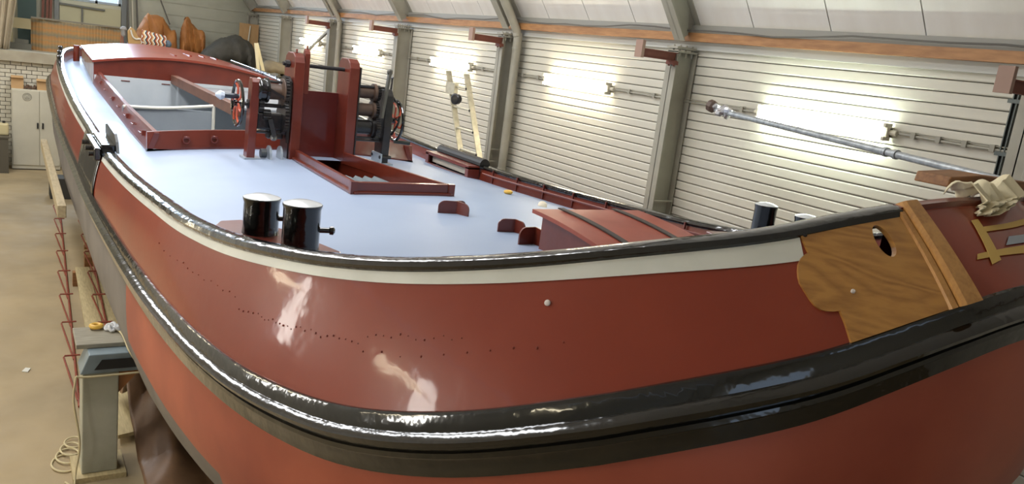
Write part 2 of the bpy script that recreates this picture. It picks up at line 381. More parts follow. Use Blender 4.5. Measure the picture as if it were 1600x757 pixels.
for i in range(10):
    z=2.85+i*.33
    if g0 is None: g0=MB().box((2.98,YU,z),(XW,YU+.02,z+.32)).build('wall_panel',mat('gable_panel',(172,170,152),.5,rgb2=(160,158,140),nscale=1.2),gw)
    else:
        o=g0.copy(); COL.objects.link(o); o.location=g0.location+Vector((0,0,i*.33))
win=tag(MB().box((wx0,YU,wz0),(wx1,YU+.06,wz0+.06)).box((wx0,YU,wz1-.06),(wx1,YU+.06,wz1)).box((wx0,YU,wz0),(wx0+.06,YU+.06,wz1)).box((wx1-.06,YU,wz0),(wx1,YU+.06,wz1)).build('window_1',mat('window_frame_grey',(150,160,168),.5)),kind='structure')
MB().box((2.19,YU,wz0),(2.25,YU+.05,wz1)).box((wx0,YU,5.42),(wx1,YU+.05,5.48)).build('mullion',mat('window_frame_grey',(0,0,0)),win)
for a,b_ in ((wx0+.06,2.19),(2.25,wx1-.06)):
    for c_,d_ in ((wz0+.06,5.42),(5.48,wz1-.06)): MB().box((a,YU+.02,c_),(b_,YU+.028,d_)).build('pane',GLASS,win)
# roof: steep lower slopes with separate sheets on the lamp side, shallow upper slopes
xe,ze=6.46,4.75; xk,zk=4.86,6.95; xr,zr=.6,8.05
ceil=MB()
def slab(p,q,th=.06):
    (xa,za),(xb,zb)=p,q
    ceil.add([(xa,Y0,za),(xa,YU+.1,za),(xb,YU+.1,zb),(xb,Y0,zb),(xa,Y0,za+th),(xa,YU+.1,za+th),(xb,YU+.1,zb+th),(xb,Y0,zb+th)],[(0,3,2,1),(4,5,6,7),(0,1,5,4),(1,2,6,5),(2,3,7,6),(3,0,4,7)])
slab((xe+.05,ze+.03),(xk+.05,zk+.03)); slab((xk,zk),(xr,zr)); slab((xr,zr),(2*xr-xk,zk)); slab((2*xr-xk,zk),(2*xr-xe,ze))
ce=tag(ceil.build('ceiling',PANELC),kind='structure')
rp=None; w=.93
for i in range(33):
    y=-5.2+i*w
    if y+w>YU: break
    if rp is None: rp=MB().add([(xe,y+.006,ze),(xe,y+w-.006,ze),(xk,y+w-.006,zk),(xk,y+.006,zk),(xe+.03,y+.012,ze+.02),(xe+.03,y+w-.012,ze+.02),(xk+.03,y+w-.012,zk+.02),(xk+.03,y+.012,zk+.02)],[(0,1,2,3),(7,6,5,4),(0,4,5,1),(1,5,6,2),(2,6,7,3),(3,7,4,0)]).build('roof_panel',PANELC,ce)
    else:
        o=rp.copy(); COL.objects.link(o); o.location=rp.location+Vector((0,i*w,0))
# eaves along the lamp wall: wall board, timber purlin, metal gutter strip, cable
tag(MB().box((XW-.05,Y0,4.5),(XW+.03,YU,4.585)).build('trim_1',mat('eaves_board',(186,186,178),.5)),kind='structure')
tag(MB().box((XW-.14,Y0,4.585),(XW+.02,YU,4.675)).build('eaves_purlin',TIMBER),'orange timber purlin running along the whole eaves of the lamp wall','beam')
tag(MB().box((XW-.1,Y0,4.675),(XW+.05,YU,4.76)).build('trim_2',mat('eaves_metal',(140,138,130),.5)),kind='structure')
cb=MB(); cp=[]
for i in range(60):
    y=-1+i*.44; cp.append((XW-.155,y,4.70+.018*math.sin(y*1.9)+.012*math.sin(y*4.3)))
tag(cb.tube(cp,.009,6).build('eaves_cable',mat('cable_grey',(96,92,86),.6),smooth=True),'thin grey cable sagging along the timber eaves purlin','cable')
# ---------- portal frames ----------
FR=[3.03,6.80,10.50,14.30,18.05,21.85,25.25]
frame_lab=['steel portal frame at the right edge, behind the galvanised pole','nearest full grey steel portal frame, between the two brightest lamps','grey steel portal frame with downpipe, just right of the ladder','grey steel portal frame behind the starboard winch','grey steel portal frame behind the mast tabernacle, with slim downpipe','grey steel portal frame beside the plywood sheet','farthest grey steel portal frame, in the corner by the gable wall']
def ibeam(b,p0,p1,depth,wid,dvec,t=.012,tw=.01):
    """p0->p1 axis at the inner flange; dvec = unit vector towards the outer flange; flanges wide in Y"""
    p0,p1,dv=Vector(p0),Vector(p1),Vector(dvec); ax=(p1-p0)/2; c=(p0+p1)/2; yv=Vector((0,1,0))
    b.obox(c+dv*t/2,ax,yv*wid/2,dv*t/2); b.obox(c+dv*(depth-t/2),ax,yv*wid/2,dv*t/2); b.obox(c+dv*depth/2,ax,yv*tw/2,dv*depth/2)
sl=Vector((xe-xk,0,ze-zk)).normalized(); nrm=Vector((-sl.z,0,sl.x)); nrm=nrm if nrm.x>0 else -nrm
su=Vector((xk-xr,0,zk-zr)).normalized(); nu=Vector((-su.z,0,su.x)); nu=nu if nu.z>0 else -nu
for k,y in enumerate(FR):
    t=thing('portal_frame',(6.3,y,0),frame_lab[k],'frame','portal frames')
    b=MB(); ibeam(b,(6.19,y,0),(6.19,y,4.46),.29,.16,(1,0,0)); b.box((6.17,y-.1,0),(6.5,y+.1,.015)); b.build('post',STEEL,t)
    b=MB(); d=.27; a0=Vector((xe,y,ze))-nrm*d; a1=Vector((xk,y,zk))-nrm*d
    a0=a0+(-sl)*(-(.02)); ibeam(b,a0,a1,d,.16,nrm); b.build('rafter',STEEL,t)
    b=MB(); ibeam(b,Vector((xk,y,zk))-nu*.24,Vector((xr,y,zr))-nu*.24,.24,.16,nu); b.build('upper_rafter',STEEL,t)
    b=MB(); b.box((6.19,y-.08,4.45),(6.48,y+.08,4.47)); b.obox((6.33,y,4.5),Vector((.16,0,-.0)),(0,.085,0),Vector((0,0,.012))); 
    b.build('knee_plate',STEEL,t); b=MB()
    for sx in (6.24,6.33,6.42):
        for sy in (-.05,.05): b.cyl((sx,y+sy,4.40),(sx,y+sy,4.53),.012,6)
    b.each('knee_bolt',STEEL,t)
    b=MB()
    for zz in (2.62,2.8): b.box((6.2,y-.085,zz),(6.48,y-.07,zz+.015))
    if k in (1,2): b.each('step_bar',STEEL,t)
# brown brackets on the frames
blab=['brown steel bracket at the right edge, its end plate before two rails','brown steel bracket on the nearest full portal frame','brown steel bracket above the ladder','brown steel bracket above the starboard winch','brown steel bracket above the mast tabernacle']
for k in range(5):
    y=FR[k]; yy=y-.05
    t=thing('frame_bracket',(5.95,yy,4.34),blab[k],'bracket','brown brackets on the portal frames')
    b=MB(); b.box((5.70,yy-.04,4.35),(6.19,yy+.04,4.358)).box((5.70,yy-.04,4.432),(6.19,yy+.04,4.44)).box((5.70,yy-.005,4.35),(6.19,yy+.005,4.44)); b.build('arm',BROWNI,t)
    MB().box((5.66,yy-.055,4.34),(5.70,yy+.055,4.52)).build('end_plate',mat('end_plate_grey',(150,120,104),.5),t)
    MB().box((6.12,yy-.06,4.31),(6.19,yy+.06,4.35)).build('bolt_plate',BROWNI,t); b=MB()
    for dy in(-.04,.04): b.cyl((6.15,yy+dy,4.295),(6.15,yy+dy,4.31),.014,6)
    b.each('bolt',BROWNI,t)
# downpipes beside two frames
for k,lab in ((2,'thick grey downpipe bending up beside the frame right of the ladder'),(4,'slim grey downpipe beside the frame behind the mast tabernacle')):
    y=FR[k]-.2; r=.062 if k==2 else .05
    p=[(6.36,y,2.45),(6.36,y,4.35),(6.34,y,4.5),(6.22,y,4.72),(5.3,y,6.0)]
    t=thing('downpipe',(6.36,y,2.4),lab,'pipe'); MB().tube(rope_path(p,5),r,14).build('pipe',STEEL,t,smooth=True)
    b=MB()
    for zz in (4.30,2.52): b.cyl((6.36,y,zz),(6.36,y,zz+.03),r+.008,14)
    b.each('collar',STEEL,t,smooth=True); b=MB(); b.tube(rope_path([(6.36,y,2.47),(6.38,y-.03,2.40),(6.44,y-.12,2.39)],4),r*.9,10); b.build('shoe',STEEL,t,smooth=True)
# diagonal brace behind the tabernacle
tag(MB().bar((6.33,21.7,3.05),(6.33,18.2,4.35),.05,.05).build('wind_brace',STEEL),'thin diagonal steel brace between the portal frames behind the tabernacle','brace')
# two slotted rails on the wall at the right edge
for yy,lab in ((3.28,'left one of two upright slotted steel rails at the right edge'),(3.10,'right one of two upright slotted steel rails at the right edge')):
    t=thing('wall_rail',(6.47,yy,2.2),lab,'rail','slotted rails on the lamp wall')
    MB().box((6.455,yy-.02,2.2),(6.5,yy-.012,4.42)).box((6.455,yy+.012,2.2),(6.5,yy+.02,4.42)).box((6.485,yy-.02,2.2),(6.5,yy+.02,4.42)).build('channel',mat('rail_dark',(86,92,90),.45,metal=.5),t)
    b=MB()
    for zz in (3.9,4.3): b.box((6.45,yy-.05,zz),(6.497,yy+.05,zz+.03)).cyl((6.44,yy-.04,zz+.015),(6.46,yy-.04,zz+.015),.012,6)
    b.each('clamp',mat('rail_dark',(0,0,0)),t)
tag(MB().box((6.02,2.35,2.4),(6.46,2.86,4.0)).box((6.0,2.33,2.38),(6.03,2.88,4.02)).build('switch_cabinet',STEEL,bevel=.01),'grey metal box beside the two rails, cut by the right edge','cabinet')
# ---------- fluorescent lamps ----------
lamp_lab=['twin-tube fluorescent lamp behind the long galvanised pole, nearest to the camera','glaring fluorescent lamp between the two nearest full portal frames','glaring fluorescent lamp right behind the top of the ladder','glaring fluorescent lamp left of the ladder, above the starboard winch','farthest glaring fluorescent lamp, above the mast tabernacle']
def lamp(x,yc,z,side,lab,group,tubem,L=1.46):
    s=side   # +1: on the right wall, tubes towards -X
    t=thing('fluorescent_lamp',(x,yc,z-.09),lab,'lamp',group)
    MB().box((x-.02,yc-L/2,z-.045),(x+.03,yc+L/2,z+.045)).build('housing',CAP,t,bevel=.008)
    for dz in (-.055,.055):
        MB().cyl((x-s*.06,yc-L/2+.04,z+dz),(x-s*.06,yc+L/2-.04,z+dz),.017,10).build('tube',tubem,t,smooth=True)
    for e in (-1,1):
        yy=yc+e*(L/2-.02)
        b=MB().box((x-.08 if s>0 else x-.02,yy-.015,z-.075),(x+.02 if s>0 else x+.08,yy+.015,z-.038)).box((x-.08 if s>0 else x-.02,yy-.015,z+.038),(x+.02 if s>0 else x+.08,yy+.015,z+.075)).box((x-.05,yy-.02,z-.045),(x+.05,yy+.02,z+.045)).cyl((x,yy,z),(x,yy+e*.08,z),.026,8); b.build('end_cap',CAP,t,bevel=.006)
    return t
LY=[4.95,8.83,12.45,16.25,20.0]
for k,y in enumerate(LY): lamp(6.45,y,3.945,1,lamp_lab[k],'lamps on the right wall',TUBEW if k==0 else TUBE)
for k,y in enumerate((1.0,5.0,9.0,13.0,17.0)): lamp(XL+.06,y,3.6,-1,['nearest','second','third','fourth','farthest'][k]+' fluorescent lamp on the left wall, counted from the door','lamps on the left wall',TUBE)
# conduit runs between the lamps
cl=['grey conduit running right from the nearest lamp to the rails','grey conduit between the pole and the second lamp','grey conduit between the second lamp and the ladder lamp','grey conduit between the ladder lamp and the winch lamp','grey conduit between the two farthest lamps']
segs=[(3.05,LY[0]-.8)]+[(LY[i]+.8,LY[i+1]-.8) for i in range(4)]
for k,(a,b_) in enumerate(segs):
    t=thing('conduit',(6.47,(a+b_)/2,3.9),cl[k],'conduit','conduits along the lamp wall')
    MB().tube([(6.47,a,3.94),(6.47,(a+b_)/2,3.935),(6.47,b_,3.945)],.012,8).tube([(6.465,a,3.965),(6.47,b_,3.967)],.006,6).build('pipe',PIPE,t,smooth=True)
    b=MB(); n=5
    for i in range(n):
        y=a+(b_-a)*(i+.4)/n; b.box((6.45,y-.02,3.92),(6.5,y+.02,3.975))
    b.each('clip',PIPE,t)
# =====================================================================  THE BARGE
barge=thing('barge',(3.0,11.0,0),'long dark red sailing barge with pale blue deck standing in the shed','boat')
SUB=6; US=[i/SUB for i in range((NS-1)*SUB)]
FRM=[frame_at(u) for u in US]
def sweep(rowfun,us=None,frm=None):
    """rowfun(station)->list of (off,z); returns rows of points per profile point"""
    pts=[[ (f[0][0]+f[1][0]*o,f[0][1]+f[1][1]*o,z) for o,z in rowfun(f[0])] for f in (frm or FRM)]
    return [list(r) for r in zip(*pts)]
def zwhite(s): return .1+.012*(s[5]-.1)/.27
# plating between rail and strake (hole for the hawse is left open in the bow)
vN=10
HC=(23.305,.245)
def in_hawse(u,v,k=1.0):
    du=(u-HC[0])*.262; dv=(v-HC[1])*.43
    du-= .10*dv
    return (du/(.030*k))**2+(dv/(.068*k))**2<1
b=MB()
usf=sorted(set([i/6 for i in range(52*6)]+[23+i/40 for i in range(28)]))
vsf=sorted(set([i/vN for i in range(vN+1)]+[.05+i*.02 for i in range(24)]))
nu_=len(usf); vs_=[plating(u,v) for v in vsf for u in usf]
fs=[]
for j in range(len(vsf)-1):
    for i in range(nu_):
        i2=(i+1)%nu_; ua=usf[i]; ub=usf[i2] if i2 else 52
        if in_hawse((ua+ub)/2,(vsf[j]+vsf[j+1])/2,1.12): continue
        fs.append((j*nu_+i,j*nu_+i2,(j+1)*nu_+i2,(j+1)*nu_+i))
b.add(vs_,fs); b.build('bulwark_plating',HULL,barge,smooth=True)
# white sheer stripe
def stripe_range(u0,u1):
    rows=[]; us=[u0+(u1-u0)*i/220 for i in range(221)]
    for k in range(4):
        r=[]
        for u in us:
            s=station(u); h=s[2]-s[3]-.02; vtop=.02/h; vbot=(zwhite(s)-.02)/h
            r.append(plating(u,vtop+(vbot-vtop)*k/3,.004))
        rows.append(r)
    return rows
b=MB(); b.grid(stripe_range(11.55,22.24)); b.grid(stripe_range(6.2,10.15)); b.grid(stripe_range(30.2,46)); b.build('sheer_stripe',WHITE,barge,smooth=True)
# black rail
def rail_prof(s): z=s[2]; return [(.018,z-.07),(.036,z-.055),(.046,z-.03),(.036,z-.008),(.01,z+.002),(-.045,z+.002),(-.07,z-.008),(-.078,z-.03),(-.07,z-.05)]
def rail_rng(u0,u1,n):
    us=[u0+(u1-u0)*i/n for i in range(n+1)]; return sweep(rail_prof,us,[frame_at(u) for u in us])
def closed_sweep(b,rows):
    n=len(rows); m=len(rows[0]); b.grid(rows+[rows[0]])
    base=len(b.v); b.add([r[0] for r in rows],[tuple(range(n))]); b.add([r[-1] for r in rows],[tuple(range(n-1,-1,-1))])
b=MB(); closed_sweep(b,rail_rng(.0,23.76,200)); closed_sweep(b,rail_rng(28.2,52,180)); b.build('gunwale_rail',BLACK,barge,smooth=True)
# red inner bulwark
def deckside(Y): return _interp(Y,[2,3,3.6,4.4,5,6,8.2,9.6,12,14.3,16,18.5,21],[2.97,2.91,2.87,2.82,2.78,2.73,2.64,2.61,2.65,2.74,2.83,2.95,3.02])
def zdeck(x,y): return deckside(y)+.15*max(0,1-((x-3.0)/2.1)**2)
b=MB(); LW=[0,.06,.12,.2,.28,.36,.5,.75,1.0]; vs_=[]; fs=[]; nL=len(usf)
for w in LW:
    for u in usf:
        s,n_=frame_at(u); xi,yi=s[0]-n_[0]*.09,s[1]-n_[1]*.09; zb=zdeck(xi,yi)-.02; off=-.02-.035*min(1,w/.06)-.035*w
        vs_.append((s[0]+n_[0]*off,s[1]+n_[1]*off,s[2]-.03+(zb-s[2]+.03)*w))
for j in range(len(LW)-1):
    for i in range(nL):
        i2=(i+1)%nL; um=(usf[i]+(usf[i2] if i2 else 52))/2
        if 23.02<um<23.78 and .06<(LW[j]+LW[j+1])/2<.36: continue
        fs.append((j*nL+i,j*nL+i2,(j+1)*nL+i2,(j+1)*nL+i))
b.add(vs_,fs); b.build('bulwark_lining',RED,barge,smooth=True)
# a red bow bulwark top edge where there is no rail
b=MB()
us=[23.76+(28.2-23.76)*i/30 for i in range(31)]
closed_sweep(b,sweep(lambda s:[(.02,s[2]-.05),(.022,s[2]),(-.02,s[2]+.004),(-.045,s[2]-.01),(-.045,s[2]-.05)],us,[frame_at(u) for u in us])); b.build('bow_bulwark_cap',RED,barge,smooth=True)
# rubbing strake
def strake_prof(s):
    o,z,h=s[5],s[3],s[4]
    return [(o-.01,z+.004),(o+.012,z+.004),(o+.022,z-.012),(o+.030,z-.27*h),(o+.058,z-.31*h),(o+.075,z-.38*h),(o+.066,z-.46*h),(o+.040,z-.50*h),(o+.036,z-.55*h),(o+.046,z-.58*h),(o+.046,z-.66*h),(o+.036,z-.70*h),(o+.03,z-.97*h),(o+.012,z-h),(o-.03,z-h-.004)]
b=MB(); b.grid(sweep(strake_prof),closed=True); b.build('rubbing_strake',BLACK,barge,smooth=True)
# bottom plating: superelliptic sections closing on a flat bottom
ZB=.80
def bottom_rows():
    rows=[]; K=16
    for k in range(K+1):
        d=k/K; r=[]
        for (s,n) in FRM:
            o=s[5]; px,py=s[0]+n[0]*(o-.01),s[1]+n[1]*(o-.01); zt=s[3]-s[4]
            ay=min(max(py,6.0),17.0); ax=3.0
            blend=min(1,max(0,abs(py-ay)/2.5)); p=3.4-.9*blend
            zz=zt+(ZB-zt)*math.sin(d*PI/2) if k<K else ZB
            dd=(zt-zz)/(zt-ZB); sc=max(0.0,(1-min(1,dd)**p))**(1/p)
            sc=.0+sc
            r.append((ax+(px-ax)*sc,ay+(py-ay)*sc,zz))
        rows.append(r)
    return rows
BR=bottom_rows()
b=MB(); n=len(FRM); vs_=[p for r in BR for p in r]; b.v=vs_
for j in range(len(BR)-1):
    for i in range(n):
        i2=(i+1)%n; u=US[i]
        b.f.append((j*n+i,j*n+i2,(j+1)*n+i2,(j+1)*n+i))
        fwd=13.4<=u<=38.6
        zc=BR[j][i][2]
        lim=1.62 if u<16 or u>36 else 1.62+.1*min(1,(u-16)/4)
        jr=4+int(min(3,max(0,(min(u,52-u)-14)*.45)))
        b.mi.append(0 if (fwd and j<jr) else (2 if (fwd and j>=jr+2) or j>=9 else 1))
b.build('bottom_plating',[PRIMER,BOTGREY,BOTDARK],barge,smooth=True)
# rivet rows on the red plating
b=MB()
def dome(p,r=.007):
    b.lathe(p,(0,0,1),[(-r,r*.5),(-r*.5,r*.95),(0,r*1.05),(r*.5,r*.95),(r,r*.5)],6)
for v0,ua,ub,m in ((.47,14.5,16.6,14),(.55,16.6,19.0,26),(.5,19,19.9,12),(.62,19.0,20.8,10)):
    for i in range(m): dome(plating(ua+(ub-ua)*i/m,v0+random.uniform(-.02,.02),.001),random.choice((.003,.004,.005)))
b.build('rivets',HULL,barge,smooth=True,kind='stuff')
# deck with openings for hold and mast well
ins=[]
for f in FRM[::2]:
    s,n_=f; ins.append((s[0]-n_[0]*.07,s[1]-n_[1]*.07))
HX0,HX1,HY0,HY1=1.40,4.50,9.66,15.62
WELL=[(2.60,6.58),(3.48,6.60),(3.30,8.85),(2.79,8.85)]
HOLDP=[(HX0,HY0),(HX1,HY0),(HX1-.02,HY1),(HX0-.04,HY1)]
pts=[(x*.26,y*.3) for x in range(3,21) for y in range(6,71)]
pv,pt=cdt(ins,[HOLDP,WELL],pts)
b=MB().add([(x,y,zdeck(x,y)) for x,y in pv],pt); dk=b.build('deck',DECK,barge,smooth=True)
# ---------- hold: coaming, lining, bulkhead, beams ----------
CH=.21
b=MB()
def wallstrip(b,pts,h,lean,th=.02,flange=True):
    """coaming along deck points; outer foot, leaning in by lean, with a top flange"""
    a=[(x,y,zdeck(x,y)-.03) for x,y in pts]
    return a
def coam(p0,p1,inx,iny,h,name,m,lean=.05,n=10,par=barge):
    b=MB(); rows=[[] for _ in range(6)]
    for i in range(n+1):
        t=i/n; x=p0[0]+(p1[0]-p0[0])*t; y=p0[1]+(p1[1]-p0[1])*t; z=zdeck(x,y)
        rows[0].append((x,y,z-.06)); rows[1].append((x,y,z+.02)); rows[2].append((x+inx*lean,y+iny*lean,z+h)); rows[3].append((x+inx*(lean+.05),y+iny*(lean+.05),z+h)); rows[4].append((x+inx*(lean+.05),y+iny*(lean+.05),z+h-.03)); rows[5].append((x+inx*.03,y+iny*.03,z-.06))
    closed_sweep(b,rows); return b.build(name,m,par)
cp=coam((HX0-.05,HY0-.05),(HX0-.08,HY1),1,0,CH,'hold_coaming',RED,.07)
coam((HX1+.05,HY0-.05),(HX1+.03,HY1),-1,0,CH,'hold_coaming',RED,.07)
coam((HX0-.05,HY0-.05),(HX1+.05,HY0-.05),0,1,CH,'hold_coaming',RED,.04,14)
b=MB()
for i,y in enumerate((10.1,10.75,11.5,12.3,13.1,14.0,14.8)):
    x=HX0-.02; z=zdeck(x,y)+.13
    b.tube([(x+.01,y,z),(x-.035,y,z-.005),(x-.04,y+.12,z-.005),(x+.01,y+.14,z)],.008,6)
    if i%2==0: b.box((x-.03,y-.05,z-.03),(x+.02,y-.035,z+.03))
for x in (1.75,2.05):
    z=zdeck(x,HY0-.05)+.11; b.torus((x,HY0-.075,z),(0,1,0),.035,.008,14,6); b.box((x-.03,HY0-.09,z+.02),(x+.03,HY0-.04,z+.04))
b.each('cleat',RED,barge,smooth=True)
zf=1.35
MB().box((HX0-.06,HY0-.02,zf-.04),(HX1+.06,HY1+.02,zf)).build('hold_floor',HOLDD,barge)
MB().box((HX0-.06,HY0-.03,zf),(HX0-.03,HY1,2.66)).build('hold_side',HOLD,barge); MB().box((HX1+.03,HY0-.03,zf),(HX1+.06,HY1,2.66)).build('hold_side',HOLD,barge)
MB().box((HX0-.06,HY0-.05,zf),(HX1+.06,HY0-.03,2.7)).build('hold_front',HOLDD,barge)
MB().box((HX0-.06,HY1-.02,zf),(HX1+.06,HY1+.02,3.02)).build('hold_bulkhead',HOLD,barge)
MB().box((2.55,10.9,2.98),(2.66,HY1-.02,3.13)).build('hatch_ridge_beam',mat('beam_brown',(110,74,58),.5,rgb2=(92,60,48),nscale=4),barge,bevel=.006)
pw=MB().box((HX0-.03,12.02,zf),(2.52,12.05,2.90)).build('hold_partition',HOLDD,barge)
b=MB(); 
b.tube(rope_path([(HX0-.02,12.0,2.895),(1.9,12.0,2.91),(2.53,12.0,2.985)],8),.022,8); b.tube([(2.54,12.0,2.985),(2.54,11.98,1.4)],.022,8)
b.build('partition_edge',mat('edge_white',(216,214,204),.4),pw,smooth=True)
MB().box((2.68,12.3,2.93),(4.5,HY1-.03,2.96)).build('hatch_board',mat('hatch_grey',(150,154,158),.45,rgb2=(140,144,150),nscale=2),barge)
# ---------- aft cabin ----------
CY0,CY1=15.62,19.0
b=MB(); rows=[]; 
def roofz(x,y): return 3.395-.16*abs((x-2.75)/1.42)**1.9+.02*(y-CY0)
def cabhw(y): return 1.63-.05*(y-CY0)
b.box((3.0-1.63,CY0,2.75),(3.0+1.63,CY0+.03,3.19))
fb=[]
n=18
front=[(2.95+(-1+2*i/n)*1.62,CY0,roofz(2.95+(-1+2*i/n)*1.62,CY0)-.01) for i in range(n+1)]
b=MB().prism([(front[0][0],CY0,2.74)]+[p for p in front]+[(front[-1][0],CY0,2.74)],(0,.04,0))
ca=b.build('cabin_front',RED,barge)
for sgn,m in ((-1,CREAMD),(1,RED)):
    x0=2.95+sgn*1.62; x1=2.95+sgn*1.55
    MB().add([(x0,CY0+.04,2.74),(x1,CY1,2.88),(x1,CY1,roofz(x1,CY1)-.01),(x0,CY0+.04,roofz(x0,CY0)-.01),(x0-sgn*.04,CY0+.04,2.74),(x1-sgn*.04,CY1,2.88),(x1-sgn*.04,CY1,roofz(x1,CY1)-.01),(x0-sgn*.04,CY0+.04,roofz(x0,CY0)-.01)],[(0,1,2,3),(7,6,5,4),(0,4,5,1),(1,5,6,2),(2,6,7,3),(3,7,4,0)]).build('cabin_side',m,barge)
MB().prism([(2.95-1.55,CY1-.03,2.88)]+[(2.95+(-1+2*i/n)*1.55,CY1-.03,roofz(2.95+(-1+2*i/n)*1.55,CY1)-.01) for i in range(n+1)]+[(2.95+1.55,CY1-.03,2.88)],(0,.03,0)).build('cabin_back',RED,barge)
b=MB(); rt=[];rb=[]
for j in range(9):
    y=CY0-.05+(CY1-CY0+.1)*j/8; hw=1.645-.07*j/8
    rt.append([(2.95+(-1+2*i/n)*hw,y,roofz(2.95+(-1+2*i/n)*1.62,y)+.03) for i in range(n+1)]); rb.append([(p[0],p[1],p[2]-.04) for p in rt[-1]])
b.grid(rt); b.grid([r[::-1] for r in rb]); b.grid([rb[0],rt[0]]); b.grid([rt[-1],rb[-1]]); b.grid([[r[0] for r in rt],[r[0] for r in rb]]); b.grid([[r[-1] for r in rb],[r[-1] for r in rt]])
ro=b.build('cabin_roof',REDMATT,barge,smooth=True)
b=MB()
for j,(dx,l) in enumerate(((-.25,.5),(.1,.7),(.45,.5),(.8,.6))):
    y=16.2+.5*j; x=2.95+dx; b.box((x,y,roofz(x,y)+.022),(x+.04,y+l,roofz(x,y+l)+.038))
b.each('roof_batten',REDMATT,ro)
b=MB(); hp_=[]
for i in range(12):
    y=CY0+.1+i*.27; x=2.95+1.5-.17*i/11; hp_.append((x,y,roofz(x,y)+.09)); 
    if i%3==0: b.cyl((x,y,roofz(x,y)+.02),(x,y,roofz(x,y)+.09),.01,6)
b.tube(hp_,.014,8).build('roof_handrail',BLACK,ro,smooth=True)
b=MB()
for x in (1.75,2.4): b.box((x,CY0-.03,2.95),(x+.14,CY0+.005,2.965)); 
b.each('cabin_front_ledge',RED,ca)
# ---------- mast tabernacle ----------
tz=2.74
def cheek(x0,x1,name):
    b=MB(); y0,y1=8.80,9.18; z1=3.93; r=.06
    prof=[(y0,tz),(y1,tz),(y1,z1-.10),(y1-.03,z1-.04),(y1-.10,z1),(y0+.10,z1),(y0+.03,z1-.04),(y0,z1-.10)]
    b.prism([(x0,y,z) for y,z in prof],(x1-x0,0,0)); o=b.build(name,RED,barge,bevel=.008); return o
cl_=cheek(2.68,2.79,'tabernacle_cheek'); cr_=cheek(3.30,3.42,'tabernacle_cheek')
MB().box((2.668,8.86,2.74),(2.68,9.14,3.45)).build('tar_patch',BLACKM,cl_); MB().box((3.42,8.79,2.74),(3.435,9.19,3.85)).build('tar_patch',BLACKM,cr_)
b=MB(); b.prism([(2.79,8.795,z) for z in (3.4,3.97,3.97,3.4)][:0] or [(2.80,8.84,3.5),(2.80,8.93,3.5),(2.80,8.93,3.93),(2.80,8.915,3.96),(2.80,8.885,3.985),(2.80,8.855,3.96),(2.80,8.84,3.93)],(.055,0,0)); b.cyl((2.83,8.885,3.97),(2.83,8.885,4.02),.012,6); b.cyl((2.72,8.9,3.93),(2.72,8.9,3.97),.012,6); b.build('mast_lug',RED,cl_,bevel=.004)
b=MB().cyl((2.60,8.98,3.80),(3.50,8.98,3.80),.022,12).cyl((2.63,8.98,3.80),(2.67,8.98,3.80),.04,8); b.build('mast_bolt',mat('bolt_dark',(52,50,50),.4,metal=.5),barge,smooth=True)
MB().box((2.79,9.12,2.2),(3.30,9.16,3.52)).build('tabernacle_plate',mat('tabernacle_dark_red',(104,32,24),.35,coat=.4,rgb2=(86,26,20),nscale=2),barge)
# ---------- mast well ----------
def zc(p,dz): return (p[0],p[1],zdeck(*p)+dz)
out=[(2.56,6.52),(3.52,6.54),(3.35,8.80),(2.74,8.80)]
for i,(nm) in enumerate(('well_coaming','well_coaming','well_coaming')):
    seq=[(3,0),(0,1),(1,2)][i]; A,B=out[seq[0]],out[seq[1]]; a,b2=WELL[seq[0]],WELL[seq[1]]
    b=MB(); P=[zc(A,-.03),zc(B,-.03),zc(b2,-.03),zc(a,-.03),zc(A,.105),zc(B,.105),zc(b2,.105),zc(a,.105)]
    b.add(P,[(0,3,2,1),(4,5,6,7),(0,1,5,4),(1,2,6,5),(2,3,7,6),(3,0,4,7)])
    A2=Vector(zc(A,0));B2=Vector(zc(B,0)); d=(B2-A2).normalized(); nn=Vector((d.y,-d.x,0)); 
    if nn.dot(Vector((3.05,7.7,0))-A2)>0: nn=-nn
    b.obox((A2+B2)/2+nn*.012+Vector((0,0,.012)),(B2-A2)/2,nn*.018,Vector((0,0,.014)))
    b.build(nm,RED,barge,bevel=.005)
b=MB()
for p in (out[0],out[1]): b.box((p[0]-.03,p[1]-.015,zdeck(*p)),(p[0]+.03,p[1]+.03,zdeck(*p)+.11))
b.each('well_corner_strap',RED,barge)
b=MB(); q=[(2.60,6.58),(3.48,6.60),(3.30,9.12),(2.79,9.12)]
for i,j in ((0,1),(1,2),(3,0)):
    (xa,ya),(xb,yb)=q[i],q[j]; b.add([(xa,ya,1.9),(xb,yb,1.9),(xb,yb,zdeck(xb,yb)),(xa,ya,zdeck(xa,ya))],[(0,1,2,3)])
b.build('well_lining',RED,barge,solid=.01)
sm=mat('well_step_grey',(120,130,134),.4,rgb2=(104,112,116),nscale=4)
for i in range(7):
    x=2.70+i*.105
    MB().add([(x,6.66,2.73),(x+.05,6.66,2.80),(x+.10,6.66,2.73),(x-.02,8.0,2.70),(x+.03,8.0,2.76),(x+.08,8.0,2.70),(x,6.66,2.66),(x+.10,6.66,2.66),(x-.02,8.0,2.64),(x+.08,8.0,2.64)],[(0,1,4,3),(1,2,5,4),(2,7,9,5),(0,3,8,6),(6,8,9,7),(0,6,7,2,1),(3,4,5,9,8)]).build('well_rib',sm,barge)
